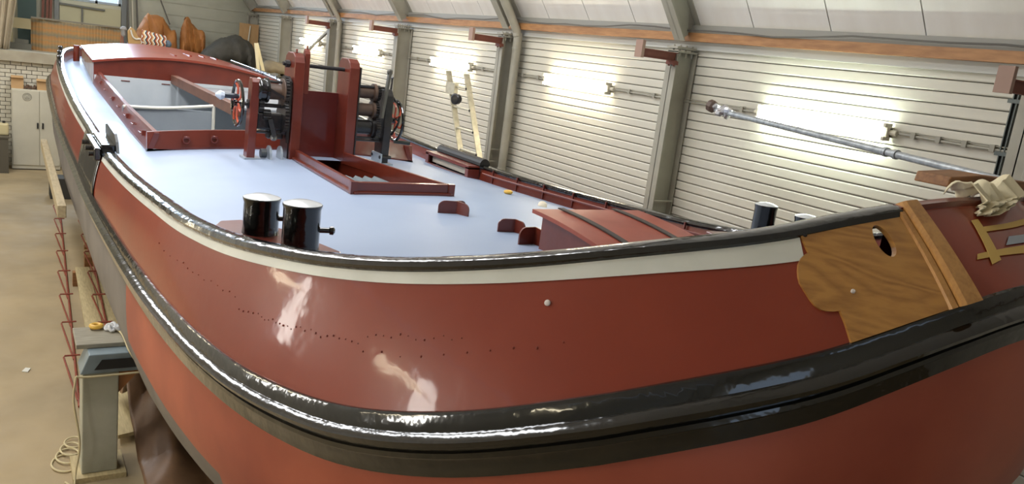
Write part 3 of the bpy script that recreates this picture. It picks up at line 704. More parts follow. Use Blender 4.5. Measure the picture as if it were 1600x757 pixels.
# ---------- winches ----------
def wheel(par,c,R,name,rim,spm,curved=True):
    b=MB().torus(c,(1,0,0),R,.017,32,8); o=b.build(name,rim,par,smooth=True)
    MB().cyl((c[0]-.04,c[1],c[2]),(c[0]+.05,c[1],c[2]),.035,12).build('hub',rim,o,smooth=True); b=MB()
    for k in range(6):
        a=2*PI*k/6; pts=[]
        for i in range(6):
            r=.02+(R-.02)*i/5; aa=a+(.55*math.sin(i/5*PI) if curved else 0); pts.append((c[0],c[1]+math.cos(aa)*r,c[2]+math.sin(aa)*r))
        b.tube(pts,.012,6)
    b.each('spoke',spm,o,smooth=True); return o
SP=mat('spoke_red',(196,84,56),.35,coat=.3)
WBROWN=mat('drum_brown',(96,74,60),.5,rgb2=(70,54,44),nscale=10)
wp=MB().prism([(2.22,8.80,2.76),(2.22,8.95,2.76),(2.24,8.95,3.58),(2.24,8.92,3.62),(2.24,8.83,3.62),(2.24,8.80,3.58)],(.085,0,0)).build('anchor_winch',RED,barge,bevel=.006)
tag(wp,'port winch with red post and spoked handwheel')
y=8.89
wheel(wp,(2.12,y,3.34),.235,'handwheel',BLACK,SP)
MB().cyl((2.08,y,3.34),(2.66,y,3.34),.022,10).cyl((2.22,y,3.34),(2.32,y,3.34),.05,12).build('wheel_shaft',BLACKM,wp,smooth=True)
b=MB().cyl((2.13,y,3.41),(1.96,y,3.41),.026,10,.03); b.build('crank_handle',mat('handle_dark_blue',(40,48,60),.35,coat=.3),wp,smooth=True)
MB().lathe((1.96,y,3.41),(-1,0,0),[(-.02,.036),(.0,.045),(.02,.05),(.05,.03),(.07,.012)],8).build('handle_rag',mat('rag_blue_white',(196,206,220),.7),wp,smooth=True)
MB().lathe((2.31,y,3.50),(1,0,0),[(0,.12),(.015,.13),(.03,.13),(.035,.115),(.085,.115),(.09,.135),(.115,.135),(.12,.1)],26).build('brake_drum',BLACK,wp,smooth=True)
MB().lathe((2.42,y,3.49),(1,0,0),[(0,.085),(.14,.082),(.15,.1),(.158,.15),(.17,.15)],24).build('rope_drum',WBROWN,wp,smooth=True)
MB().gear((2.61,y,3.52),(1,0,0),.155,.035,26).build('gear_wheel',BLACKM,wp); MB().gear((2.60,y-.02,3.24),(1,0,0),.19,.04,32).build('gear_wheel',BLACKM,wp)
MB().gear((2.42,y-.03,3.24),(1,0,0),.06,.08,14,.01).build('pinion',BLACKM,wp); MB().gear((2.36,y,3.34),(1,0,0),.08,.05,16,.01).build('pinion',BLACKM,wp)
b=MB()
for z in (3.24,3.13,3.05,3.60): b.cyl((2.26,y-.02,z),(2.68,y-.02,z),.015,8)
b.each('cross_shaft',BLACKM,wp,smooth=True)
MB().box((2.32,8.84,3.08),(2.60,8.98,3.26)).box((2.44,8.86,2.98),(2.62,8.96,3.10)).build('gear_case',BLACKM,wp,bevel=.02)
MB().prism([(2.635,8.82,2.95),(2.635,8.97,2.95),(2.635,9.0,3.3),(2.635,8.97,3.62),(2.635,8.90,3.67),(2.635,8.82,3.62),(2.635,8.79,3.3)],(.03,0,0)).build('side_plate',BLACKM,wp)
b=MB().bar((2.34,y-.1,3.56),(2.62,y-.12,3.42),.02,.03).bar((2.45,y-.1,3.2),(2.5,y-.12,3.02),.04,.05); b.each('pawl',BLACKM,wp)
MB().lathe((2.5,y-.08,3.02),(0,0,1),[(-.05,.02),(-.03,.04),(0,.035),(.02,.015)],10).build('counterweight',mat('weight_grey',(140,140,140),.3,metal=.6),wp,smooth=True)
GREYP=mat('bracket_pale_grey',(158,168,178),.35,coat=.2,rgb2=(148,158,168),nscale=5)
b=MB()
b.box((2.19,8.77,2.745),(2.37,8.99,2.775))
b.build('foot_plate',GREYP,wp)
for x in (2.46,2.58):
    P=[(x,8.74,2.75)]
    for i in range(9):
        a=PI*i/8; P.append((x,8.86-.10*math.cos(a)*1.0,2.79+.12*math.sin(a)))
    P.append((x,8.96,2.75)); MB().prism(P,(.022,0,0)).build('foot_bracket',GREYP,wp)
MB().cyl((2.38,8.86,2.82),(2.44,8.86,2.82),.05,14).build('foot_roller',mat('roller_dark',(70,74,78),.4),wp,smooth=True)
# starboard winch
ws=MB().prism([(3.78,8.86,2.76),(3.78,9.06,2.76),(3.78,9.10,3.2),(3.78,9.08,3.56),(3.78,9.03,3.63),(3.78,8.92,3.63),(3.78,8.85,3.56),(3.78,8.84,3.2)],(.10,0,0)).build('anchor_winch',BLACKM,barge,bevel=.01)
tag(ws,'starboard winch with tall black side plate and three drums')
y=8.97
for z,r in ((3.57,.07),(3.37,.075),(3.17,.085)):
    MB().lathe((3.43,y,z),(1,0,0),[(0,r+.02),(.03,r+.02),(.035,r),(.22,r),(.225,r+.035),(.26,r+.035)],22).build('drum',WBROWN if r<.08 else BLACKM,ws,smooth=True)
MB().gear((3.70,y,3.37),(1,0,0),.12,.04,24).build('gear_wheel',BLACKM,ws); MB().gear((3.71,y-.03,3.17),(1,0,0),.14,.05,28).build('gear_wheel',BLACKM,ws); MB().gear((3.72,y,3.57),(1,0,0),.09,.04,18).build('gear_wheel',BLACKM,ws)
b=MB()
for z in (3.05,3.64,3.02): b.cyl((3.43,y-.05,z),(3.80,y-.05,z),.014,8)
b.each('cross_shaft',BLACKM,ws,smooth=True)
MB().bar((3.73,y-.16,3.30),(3.80,y-.12,3.83),.05,.03,(1,0,0)).lathe((3.80,y-.12,3.83),(0,1,0),[(-.02,.02),(-.01,.035),(.01,.035),(.02,.02)],10).build('brake_lever',mat('lever_grey',(92,90,84),.4,metal=.4),ws)
MB().tube(rope_path([(3.88,y+.05,3.45),(3.905,y+.05,3.62),(3.91,y+.05,3.75)],5),.014,8).lathe((3.91,y+.05,3.76),(0,0,1),[(-.015,.012),(0,.02),(.015,.012)],8).build('thin_lever',BLACKM,ws,smooth=True)
wheel(ws,(3.97,y,3.27),.235,'handwheel',BLACK,SP)
b=MB().tube(rope_path([(3.90,y-.02,3.55),(3.97,y-.1,3.42),(3.96,y-.12,3.25),(3.9,y-.08,3.10)],6),.014,8); b.build('brake_strap',BLACK,ws,smooth=True)
MB().cyl((3.94,y-.1,3.03),(4.14,y-.1,3.02),.02,10,.024).build('crank_handle',mat('handle_green_black',(40,46,42),.35),ws,smooth=True)
MB().box((3.74,8.80,2.735),(3.92,9.12,2.77)).box((3.765,8.81,2.76),(3.78,9.1,2.88)).build('foot_plate',GREYP,ws)
b=MB(); 
for yy in (8.84,9.08): b.cyl((3.755,yy,2.84),(3.90,yy,2.84),.02,8)
b.each('foot_bolt',BLACKM,ws,smooth=True)
# ---------- bollards ----------
def bollard(c,zb,zt,r,par,lab=None):
    o=MB().lathe((c[0],c[1],zb),(0,0,1),[(0,r*1.06),(.02,r*1.03),(.05,r),(zt-zb-.03,r),(zt-zb-.012,r*1.06),(zt-zb-.004,r*1.06)],28).build('bollard',BLACK,par,smooth=True)
    MB().lathe((c[0],c[1],zt-.006),(0,0,1),[(0,r*1.03),(.006,r*1.03),(.02,r*.6),(.026,.004)],28).build('bollard_cap',BOLTM,o,smooth=True)
    h=zb+(zt-zb)*.45
    MB().cyl((c[0]+r*.8,c[1]-.02,h),(c[0]+r+.05,c[1]-.035,h),.016,10).lathe((c[0]+r+.045,c[1]-.034,h),(1,-.2,0),[(0,.012),(.005,.024),(.025,.026),(.035,.014)],12).build('cross_pin',BLACK,o,smooth=True)
    return o
b=MB()
P=[plating(u,0) for u in (15.2,15.6,16.0,16.4,16.8,17.2,17.6,17.85)]
inn=[(1.62,4.18),(1.66,4.34),(1.60,4.55),(1.52,4.8),(1.42,5.05),(1.28,5.15),(1.15,5.12)]
poly=[(p[0]+.06,p[1]+.02) for p in P]+inn
b.prism([(x,y,2.80) for x,y in poly],(0,0,.145)); ped=b.build('bollard_pedestal',RED,barge,bevel=.01)
bollard((1.315,4.80),2.935,3.165,.105,barge); bollard((1.435,4.40),2.94,3.215,.105,barge)
b=MB().prism([(4.55,3.5,2.85),(4.95,3.6,2.85),(5.02,4.4,2.85),(4.7,4.45,2.85)],(0,0,.18)).build('bollard_pedestal',RED,barge,bevel=.01)
bollard((4.83,4.02),3.02,3.335,.082,barge); bollard((4.82,3.64),3.02,3.33,.082,barge)
# ---------- angle guides on the foredeck ----------
def guide(c,a1,a2,w1,w2,h):
    """two rounded upright plates standing back to back on the deck"""
    b=MB(); z=zdeck(*c)-.004
    for a,w in((a1,w1),(a2,w2)):
        d=Vector((math.cos(a),math.sin(a),0)); nrm_=Vector((-d.y,d.x,0))*.012; P=[Vector((c[0],c[1],z)),Vector((c[0],c[1],z))+d*w]
        P.append(Vector((c[0],c[1],z+h*.55))+d*w)
        for i in range(1,6):
            t=i/5*PI/2; P.append(Vector((c[0],c[1],z+h*.55+h*.45*math.sin(t)))+d*(w*(.6+.4*math.cos(t))))
        P.append(Vector((c[0],c[1],z+h))); b.prism([p-nrm_/2 for p in P],nrm_)
    return b.build('deck_guide',RED,barge)
guide((3.06,5.56),math.radians(165),math.radians(-75),.15,.14,.105)
guide((3.06,5.60),math.radians(15),math.radians(10),.12,.02,.10)
guide((3.12,4.78),math.radians(170),math.radians(-85),.13,.12,.10)
guide((3.0,4.34),math.radians(185),math.radians(-95),.13,.16,.12)
# ---------- fore hatch ----------
hx0,hx1,hy0,hy1=2.93,3.72,3.02,4.18
zb_=2.95
b=MB(); 
b.prism([(hx0,hy1,zb_-.05),(hx0,hy0,zb_-.05),(hx0,hy0,3.06),(hx0,3.3,3.13),(hx0,3.7,3.185),(hx0,hy1,3.20)],(hx1-hx0,0,0)); fh=b.build('fore_hatch',RED,barge,bevel=.006)
def hz(y): t=(hy1-y)/(hy1-hy0); return 3.235-.02*t-.14*t*t
tp=[];bt=[]
for j in range(13):
    y=hy1+.05-(hy1-hy0+.1)*j/12; tp.append([(hx0-.05,y,hz(y)),(hx1+.05,y,hz(y))]); bt.append([(hx0-.05,y,hz(y)-.025),(hx1+.05,y,hz(y)-.025)])
b=MB(); b.grid(tp); b.grid([r[::-1] for r in bt]); b.grid([[r[0] for r in tp],[r[0] for r in bt]]); b.grid([[r[1] for r in bt],[r[1] for r in tp]]); b.grid([bt[0],tp[0]]); b.grid([tp[-1],bt[-1]])
lid=b.build('hatch_lid',mat('lid_red_dull',(154,74,56),.4,coat=.1,rgb2=(140,62,46),nscale=5),fh,smooth=True)
for xs in (3.10,3.55):
    b=MB(); b.grid([[(xs-.022,r[0][1],r[0][2]+.004) for r in tp],[(xs-.022,r[0][1],r[0][2]+.011) for r in tp],[(xs+.022,r[0][1],r[0][2]+.011) for r in tp],[(xs+.022,r[0][1],r[0][2]+.004) for r in tp]]); b.build('lid_strap',mat('strap_dark',(58,50,46),.6),lid)
# ---------- leeboard hangers ----------
b=MB()
zr_=2.82
b.box((.74,8.55,zr_-.10),(.80,9.5,zr_+.02)); b.box((.80,8.6,zr_-.02),(.93,9.45,zr_+.05))
hg=b.build('leeboard_hanger',BLACK,barge,bevel=.012)
tag(hg,'black iron leeboard hanger on the port rail')
MB().prism([(.93,8.52,zr_-.02),(.93,9.5,zr_-.02),(.93,9.55,zr_+.13),(.93,9.35,zr_+.16),(.93,8.75,zr_+.14),(.93,8.6,zr_+.08)],(.025,0,0)).build('hanger_plate',mat('hanger_grey_black',(56,58,60),.35,coat=.3,rgb2=(40,42,44),nscale=6),hg)
b=MB()
for yy in (8.65,9.0,9.4): b.cyl((.70,yy,zr_-.05),(.76,yy,zr_-.05),.025,8)
b.each('hanger_bolt',BLACK,hg,smooth=True)
b=MB(); rows=[]
for k in range(8):
    rows.append([plating(10.15+(11.5-10.15)*i/10,.02+.98*k/7,.006) for i in range(11)])
b.grid(rows); b.build('leeboard_chafe_plate',BLACK,barge,smooth=True,solid=.006)
hs=MB(); P=[]
for i in range(9):
    a=PI*i/8; P.append((5.13-.075*math.cos(a),8.72,2.81+.085*math.sin(a)))
hs.prism(P,(0,1.22,0)); hs_=hs.build('leeboard_hanger',mat('hanger_black_dull',(26,24,24),.5),barge); tag(hs_,'black half-round leeboard hanger on the starboard rail')
b=MB(); b.box((4.90,8.72,2.76),(5.06,9.94,2.80)).box((4.90,8.72,2.60),(4.92,9.94,2.655)).box((4.90,8.72,2.655),(4.92,8.80,2.78)).box((4.90,9.86,2.655),(4.92,9.94,2.78)).box((4.92,8.72,2.6),(5.06,8.75,2.78)).box((4.92,9.91,2.6),(5.06,9.94,2.78)); b.build('hanger_box',RED,hs_)
MB().box((4.97,8.80,2.665),(4.99,9.86,2.735)).build('hanger_slot_board',mat('slot_white',(214,206,186),.5),hs_)
# pipes and stiffeners along the starboard bulwark
b=MB(); pth=[]
for i in range(14):
    y=8.6-i*.3; u=52-_interp(-y,[-9.2,-8,-7,-6,-5,-4.4],[11,12,13,14,15,16]); s,n_=frame_at(u); pth.append((s[0]-n_[0]*.12,s[1]-n_[1]*.12,zdeck(s[0],s[1])+.10))
b.tube(pth,.012,6); 
b.build('bulwark_pipe',RED,barge,smooth=True)
b=MB()
for i in range(8):
    y=8.4-i*.55; u=52-_interp(-y,[-9.2,-8,-7,-6,-5,-4.4],[11,12,13,14,15,16]); s,n_=frame_at(u)
    p=Vector((s[0]-n_[0]*.085,s[1]-n_[1]*.085,zdeck(s[0],s[1])+.0)); b.obox(p+Vector((0,0,.09)),(n_[0]*.010,n_[1]*.010,0),(-n_[1]*.006,n_[0]*.006,0),(0,0,.08))
b.each('bulwark_stay',RED,barge)
# stern posts / small fittings
b=MB(); 
for yy in (16.9,17.7,18.5):
    s,n_=frame_at(_interp(-yy,[-18.5,-17.5,-16],[5,6,7])); p=Vector((s[0],s[1],s[2])); b.lathe(p+Vector((0,0,-.02)),(0,0,1),[(0,.05),(.03,.035),(.09,.03),(.12,.05),(.14,.03)],12)
b.each('stern_fairlead',BLACK,barge,smooth=True)
b=MB().cyl((1.30,18.95,2.9),(1.30,18.95,3.33),.06,14); b.build('stern_bollard',RED,barge,smooth=True)
b=MB().cyl((1.62,19.9,3.0),(1.62,19.9,3.2),.07,14); b.lathe((1.62,19.9,3.2),(0,0,1),[(0,.07),(.02,.05),(.03,.005)],14); b.build('stern_vent',WHITE,barge,smooth=True)
# ---------- varnished oak bow panel with hawse hole, moulding ----------
OUT=[(22.232,-.0),(22.295,.199),(22.24,.212),(22.19,.235),(22.15,.28),(22.132,.33),(22.126,.38),(22.132,.43),(22.171,.50),(22.21,.57),(22.257,.635),(22.31,.675),(22.374,.70),(22.44,.715),(22.503,.723),(22.53,.83),(22.552,.995),(23.0,.995),(23.4,.995),(23.86,.995),(23.83,.75),(23.80,.5),(23.78,.25),(23.765,0.0),(23.4,0.0),(23.0,0.0),(22.6,0.0)]
hole=[]
for i in range(24):
    a=2*PI*i/24; dv=.068*math.sin(a); du=.030*math.cos(a)+.10*dv; hole.append((HC[0]+du/.262,HC[1]+dv/.43))
pts=[(22.1+i*.06,j*.05) for i in range(31) for j in range(1,20)]
pv,pt=cdt(OUT,[hole],pts)
b=MB().add([plating(u,v,.010) for u,v in pv],pt)
for poly in (OUT,hole):
    n=len(poly); b.add([plating(u,v,.010) for u,v in poly]+[plating(u,v,-.012) for u,v in poly],[(i,(i+1)%n,n+(i+1)%n,n+i) for i in range(n)])
bp_=b.build('bow_panel',OAK,barge)
for p in bp_.data.polygons: p.use_smooth=False
def strip_on(u0,u1,prouds,name,m,v0=-.03,v1=1.0,par=barge,n=14):
    b=MB(); rows=[]
    for (fu,pr) in prouds: rows.append([plating(u0+(u1-u0)*fu,v0+(v1-v0)*i/n,pr) for i in range(n+1)])
    closed_sweep(b,rows); return b.build(name,m,par)
strip_on(23.80,24.07,[(0,.0),(0,.03),(.12,.04),(.88,.04),(1,.03),(1,.0)],'bow_moulding',OAK2,-.09,1.0)
strip_on(23.70,23.79,[(0,.008),(.1,.020),(.9,.020),(1,.008)],'bow_bead',OAK2,.0,1.0)
def disc_on(u,v,r,name,m,pr=.006):
    c=Vector(plating(u,v,pr)); n_=(Vector(plating(u+.05,v))-Vector(plating(u-.05,v))).cross(Vector(plating(u,v+.02))-Vector(plating(u,v-.02))).normalized()
    if n_.dot(Vector((0,0,4.15))-c)<0: n_=-n_
    return MB().lathe(c-n_*.004,n_,[(0,r),(.006,r),(.009,r*.7)],18).build(name,m,barge,smooth=True)
disc_on(20.428,.316,.0125,'hull_plug',mat('plug_white',(214,206,200),.4))
disc_on(22.69,.597,.008,'panel_hole',mat('plug_white',(0,0,0)),.014)
disc_on(22.30,.05,.008,'panel_knot',DARK,.012)
# masking tape round the opening at the right, and the hawse plate within it
def tape(quad,name='masking_tape_strip',m=TAPE,pr=.004,n=8):
    a,b2,c,d=quad; rows=[]
    for j in range(3):
        r=[]
        for i in range(n+1):
            t=i/n; s=j/2
            u=(a[0]*(1-t)+b2[0]*t)*(1-s)+(d[0]*(1-t)+c[0]*t)*s; v=(a[1]*(1-t)+b2[1]*t)*(1-s)+(d[1]*(1-t)+c[1]*t)*s; r.append(plating(u,v,pr))
        rows.append(r)
    return MB().grid(rows).build(name,m,barge,solid=.002)
tape([(25.04,.198),(24.712,.703),(24.928,.675),(25.237,.188)],pr=.007)
tape([(25.2,.287),(26.753,.248),(26.515,.318),(25.077,.348)])
tape([(24.599,.569),(25.829,.555),(25.602,.647),(24.522,.623)])
tape([(25.6,.43),(26.3,.425),(26.1,.52),(25.3,.53)],'hawse_plate',mat('hawse_steel',(150,160,172),.2,metal=.8),.004)
# =====================================================================  LOOSE THINGS
# keel blocks and trestle under the barge
for k,y in enumerate((6.5,11.5,16.5)):
    t=thing('keel_block',(3.0,y,0),'timber keel block under the '+['forward','middle','after'][k]+' part of the barge','block','keel blocks under the barge')
    for i in range(4): MB().box((2.5,y-.15,i*.2),(3.5,y+.15,i*.2+.195 if i<3 else .80)).build('baulk',PLANKB,t)
t=thing('trestle',(.8,7.6,0),'grey painted steel trestle under the port bilge, tied with rope','trestle')
MB().box((.57,7.42,0.05),(.86,7.70,1.02)).build('column',GREYB,t,bevel=.01)
MB().box((.50,7.35,0),(.93,7.80,.05)).build('foot',PLANK,t)
b=MB(); b.prism([(.55,7.40,1.02),(1.16,7.40,1.02),(.97,7.40,1.20),(.62,7.40,1.20)],(0,.30,0)); b.build('head_beam',mat('beam_blue_grey',(126,140,146),.4,rgb2=(104,112,112),nscale=3),t,bevel=.008)
b=MB().prism([(.66,7.395,1.06),(1.08,7.395,1.06),(.99,7.395,1.15),(.72,7.395,1.15)],(0,-.006,0)); b.build('rubber_pad',DARK,t)
b=MB().prism([(.86,7.45,1.015),(1.05,7.45,1.02),(.86,7.45,.80)],(0,.02,0)); b.build('gusset',mat('gusset_rust',(150,98,52),.6),t)
tag(MB().box((.53,7.55,1.202),(.95,8.0,1.245)).build('support_plank',mat('plank_grey',(150,144,126),.6,rgb2=(130,122,104),nscale=6,stretch=(1,8,8)),bevel=.006),'weathered grey plank laid on top of the steel trestle','plank')
tag(MB().torus((.72,7.93,1.275),(0,0,1),.04,.022,20,8).build('tape_roll',YELLOW,smooth=True),'roll of yellow tape on the trestle plank','tape roll')
b=MB()
for k in range(7):
    a=k*2*PI/7; b.tube(rope_path([(.88+.0*k,7.86,1.27),(.88+.07*math.cos(a),7.86+.06*math.sin(a),1.30),(.88+.09*math.cos(a+.6),7.86+.07*math.sin(a+.6),1.265),(.88+.03*math.cos(a+1.2),7.86+.03*math.sin(a+1.2),1.285)],5),.014,6)
tag(b.build('plastic_bundle',mat('bundle_white',(214,214,214),.4),smooth=True),'crumpled white plastic bundle on the trestle plank','bundle')
b=MB().tube(rope_path([(.52,7.38,1.02),(.60,7.385,1.005),(.9,7.385,1.005),(1.12,7.385,1.01)],6),.010,6).tube(rope_path([(1.05,7.38,1.02),(.94,7.38,1.21),(.92,7.6,1.258),(.90,7.8,1.258),(.86,8.02,1.2)],6),.010,6).tube(rope_path([(.52,7.38,1.02),(.50,7.36,.8),(.55,7.36,.4),(.52,7.36,.12),(.50,7.3,.015),(.44,7.4,.012)],6),.009,6)
tag(b.build('lashing_rope',ROPEM,smooth=True),'cream rope lashed round the head of the grey trestle','rope')
b=MB()
for k in range(4):
    cx,cy=.46+.03*k,7.75+.12*k; R=.11-.012*k; pts=[(cx+R*1.0*math.cos(a*.5),cy+R*1.5*math.sin(a*.5),.012+.006*k+.004*math.sin(a)) for a in range(13)]; b.tube(rope_path(pts,3),.009,6)
tag(b.build('rope_coil',ROPEM,smooth=True),'loose coil of cream rope on the floor beside the trestle','rope')
# red sawtooth rods on the floor
def sawtooth(p0,p1,n,lab,w=.12):
    t=thing('sawtooth_rod',(p0[0],(p0[1]+p1[1])/2,0),lab,'rod','rust red sawtooth rods on the floor')
    a,b2=Vector(p0),Vector(p1); MB().tube([a,b2],.014,8).build('long_rod',RUST,t,smooth=True)
    for i in range(n):
        q=a.lerp(b2,i/n); e=a.lerp(b2,(i+.86)/n); h=q+Vector((-w,0,.10))
        MB().tube([q+Vector((.05,0,.12)),h+Vector((.01,0,.02)),h,e+Vector((-.01,0,0))],.011,7).build('hook',RUST,t,smooth=True)
sawtooth((.98,18.3,.03),(.66,8.9,.03),8,'rust red sawtooth rod lying on open floor, left of its twin')
sawtooth((1.33,18.0,.32),(1.02,9.15,.36),8,'rust red sawtooth rod lying closer under the hull, over the boards')
tag(MB().tube([(1.02,23.0,.04),(1.0,20.5,.03),(.99,18.4,.04)],.012,6).build('floor_rope',ROPEM,smooth=True),'pale rope running over the floor from the steel cabinet','rope')
# boards under the hull
for k,(x0,x1) in enumerate(((.84,1.03),(1.04,1.23),(1.24,1.43))):
    lab=['leftmost pale board of the three under the sawtooth rod','middle pale board of the three under the sawtooth rod','rightmost pale board of the three, deepest under the hull'][k]
    b=MB(); b.add([(x0,10.3,.22),(x1,10.3,.22),(x1+.08,13.4,.22),(x0+.08,13.4,.22),(x0,10.3,.26),(x1,10.3,.26),(x1+.08,13.4,.26),(x0+.08,13.4,.26)],[(0,3,2,1),(4,5,6,7),(0,1,5,4),(1,2,6,5),(2,3,7,6),(3,0,4,7)]); tag(b.build('floor_board',PLANK),lab,'board','pale boards under the hull')
for k,y in enumerate((10.5,13.3)): tag(MB().box((.88,y-.06,0),(1.75,y+.06,.22)).build('bearer',PLANKB),['timber bearer under the near end of the pale boards','timber bearer under the far end of the pale boards'][k],'timber','bearers under the boards')
for k in range(4):
    y=13.8+k*.42; tag(MB().box((1.08+.03*k,y,.0),(2.0,y+.16,.30-.03*k)).build('timber_offcut',[PLANKB,PLANK][k%2]),['nearest','second','third','farthest'][k]+' timber offcut stacked beyond the pale boards','timber','timber offcuts under the hull')
for k,(x0,x1) in enumerate(((.93,1.13),(1.14,1.34),(1.35,1.55))):
    b=MB(); b.add([(x0,8.0,.06),(x1,8.05,.06),(x1+.12,9.6,.06),(x0+.12,9.6,.06),(x0,8.0,.10),(x1,8.05,.10),(x1+.12,9.6,.10),(x0+.12,9.6,.10)],[(0,3,2,1),(4,5,6,7),(0,1,5,4),(1,2,6,5),(2,3,7,6),(3,0,4,7)]); tag(b.build('short_board',PLANK),['left','middle','right'][k]+' short pale board behind the trestle, by the brown tarpaulin','board','short boards behind the trestle')
for k,y in enumerate((8.2,9.4)): tag(MB().box((.92,y,0),(1.7,y+.1,.06)).build('short_bearer',PLANKB),['low batten under the near end of the short boards','low batten under the far end of the short boards'][k],'timber','battens under the short boards')
# brown tarpaulin thrown over a block
b=MB(); rows=[]
nx,ny=34,34
for j in range(ny+1):
    r=[]
    for i in range(nx+1):
        s,t_=i/nx,j/ny; x=1.00+.95*s+.04*math.sin(t_*5); y=6.6+2.2*t_+.10*math.sin(s*7)
        d=math.hypot((x-1.22)/.5,(y-8.12)/.7); a=math.atan2(y-8.12,x-1.22)
        h=.46*max(0,1-d**1.3)**.8+.11*max(0,1-d*.4)*(1+math.sin(a*4+.8*d))+.05*abs(math.sin(a*4.5+d*1.5))*min(1,d)+.012*math.sin(a*17+d*6)*min(1,d)
        r.append((x,y,.012+.113*min(1,max(0,(y-7.6)/.38))+max(0.0,h)))
    rows.append(r)
tag(b.grid(rows).build('brown_tarpaulin',TARPB,smooth=True,solid=.008),'crumpled brown tarpaulin heaped on the boards under the bow','tarpaulin')
tag(MB().prism([(.16,10.05,.002),(.2,10.15,.002),(.25,10.12,.002),(.22,10.02,.002)],(0,0,.012)).build('paper_scrap',mat('paper_white',(210,208,196),.7)),'small white paper scrap on the concrete floor','paper')
# timber leaning along the hull
tag(MB().bar((.66,17.3,1.55),(.62,11.2,1.62),.10,.16).build('fender_timber',mat('timber_grey',(182,166,132),.6,rgb2=(158,142,112),nscale=5,stretch=(6,1,6)),bevel=.01),'long pale timber hung along the port side of the hull','timber')
tag(MB().box((.86,19.6,0),(1.5,20.1,.45)).build('dark_crate',mat('crate_dark',(60,58,52),.7),bevel=.01),'low dark crate on the floor below the stern','crate')
# steel cabinet with two doors
t=thing('steel_cabinet',(.7,23.3,0),'cream steel cabinet with two doors against the white brick wall','cabinet')
MB().box((.20,23.08,.02),(1.24,23.56,1.98)).build('body',CREAM,t,bevel=.01)
MB().box((.22,23.09,0),(1.22,23.54,.02)).build('plinth',DARK,t)
for x0,x1,hx in ((.225,.785,.75),(.795,1.225,.86)):
    d=MB().box((x0,23.055,.12),(x1,23.08,1.95)).build('door',CREAM,t,bevel=.006)
    MB().box((hx-.018,23.03,1.04),(hx+.018,23.056,1.18)).box((hx-.008,23.015,1.06),(hx+.008,23.03,1.16)).build('handle',DARK,d)
b=MB().torus((.53,23.05,1.80),(0,1,0),.09,.008,26,6).torus((.53,23.05,1.80),(0,1,0),.06,.005,22,6).prism([(.48,23.052,1.76),(.58,23.052,1.76),(.55,23.052,1.84),(.53,23.052,1.80),(.51,23.052,1.83)],(0,-.006,0)); b.build('emblem',mat('emblem_grey',(150,146,130),.5),t)
for (x0,x1,h,lab) in ((.20,.46,.24,'left cardboard box on top of the steel cabinet'),(.74,.98,.2,'right cardboard box on top of the steel cabinet')):
    t=thing('cardboard_box',((x0+x1)/2,23.28,1.98),lab,'box','boxes on the steel cabinet'); MB().box((x0,23.12,1.98),(x1,23.44,1.98+h)).build('carton',CARD,t)
    b=MB().add([(x0,23.12,1.98+h),(x1,23.12,1.98+h),(x1,23.05,2.0+h),(x0,23.05,2.0+h)],[(0,1,2,3)]).add([(x0,23.44,1.98+h),(x1,23.44,1.98+h),(x1,23.5,2.02+h),(x0,23.5,2.02+h)],[(0,1,2,3)]); b.build('flap',CARD,t,solid=.006)
b=MB()
for k in range(9):
    x=.47+.028*k; b.bar((x,23.1,2.0+.012*(k%3)),(x+.05*math.sin(k),23.45,2.03+.02*(k%2)),.03,.03)
tag(b.build('scrap_bundle',mat('scrap_brown',(96,72,54),.7)),'brown scrap wood heaped between the two cardboard boxes','scrap')
t=thing('jerrycan',(.03,22.85,.86),'yellowish plastic can at the left edge before the bricks','can')
MB().box((-.14,22.75,.87),(.14,22.95,1.16)).build('can_body',mat('can_cream',(196,182,138),.5),t,bevel=.04)
MB().cyl((.04,22.85,1.15),(.04,22.85,1.21),.03,12).build('can_cap',DARK,t)
tag(MB().box((-.4,22.5,0),(.13,23.2,.84)).box((-.42,22.48,.84),(.15,23.22,.87)).build('workbench',mat('bench_dark',(84,78,64),.7)),'dark workbench end at the left edge under the can','bench')
# ---------- things on the mezzanine ----------
MZ=2.85
b=MB(); rows=[]
for j in range(2):
    rows.append([])
    for i in range(91):
        s=i/90; x=.66+2.12*s; y=24.55+.05*math.sin(s*9)+(.25*max(0,.12-s)/.12)**1.0
        zt_=3.66-.03*math.sin(s*3)
        rows[j].append((x,y+.006*math.sin(i*2.1),(MZ+.0) if j==0 else zt_))
t=thing('reed_screen',(1.7,24.55,MZ),'unrolled reed screen with orange and grey bands on the mezzanine','screen')
MB().grid(rows).build('reed_mat',REED,t,solid=.025)
MB().bar((.66,24.55,3.67),(2.78,24.55,3.66),.05,.04).build('top_batten',mat('batten_grey',(120,112,94),.6),t)
b=MB(); rows=[]
for j in range(14):
    z=2.86+j*.18; wdt=.17+.21*min(1,j/8); rows.append([(-.35+(wdt+.35)*i/30,23.55+.05*math.sin(i*.9+j*.12)+.03*math.sin(i*2.1),z) for i in range(31)])
tag(b.grid(rows).build('plastic_curtain',PLASTIC,smooth=True,solid=.004),'beige plastic sheet hanging in folds at the upper left edge','curtain')
tag(MB().box((.38,25.2,MZ),(.80,25.28,4.6)).build('green_board',TEAL),'dark green board leaning on the gable wall','board')
for k,x in enumerate((.92,1.02,1.1)): tag(MB().bar((x,25.35,MZ),(x+.06,25.42,4.7),.06,.06,(0,1,0)).build('timber_batten',mat('batten_red_brown',(112,62,44),.6)),['left','middle','right'][k]+' reddish batten left of the window','timber','battens left of the gable window')
tag(MB().box((1.22,25.4,MZ),(1.33,25.5,4.9)).build('window_post',mat('post_grey',(110,112,108),.5)),'grey post left of the gable window','post')
tag(MB().box((2.83,25.4,MZ),(2.96,25.5,4.9)).build('window_post',mat('post_grey',(0,0,0))),'grey post right of the gable window','post')
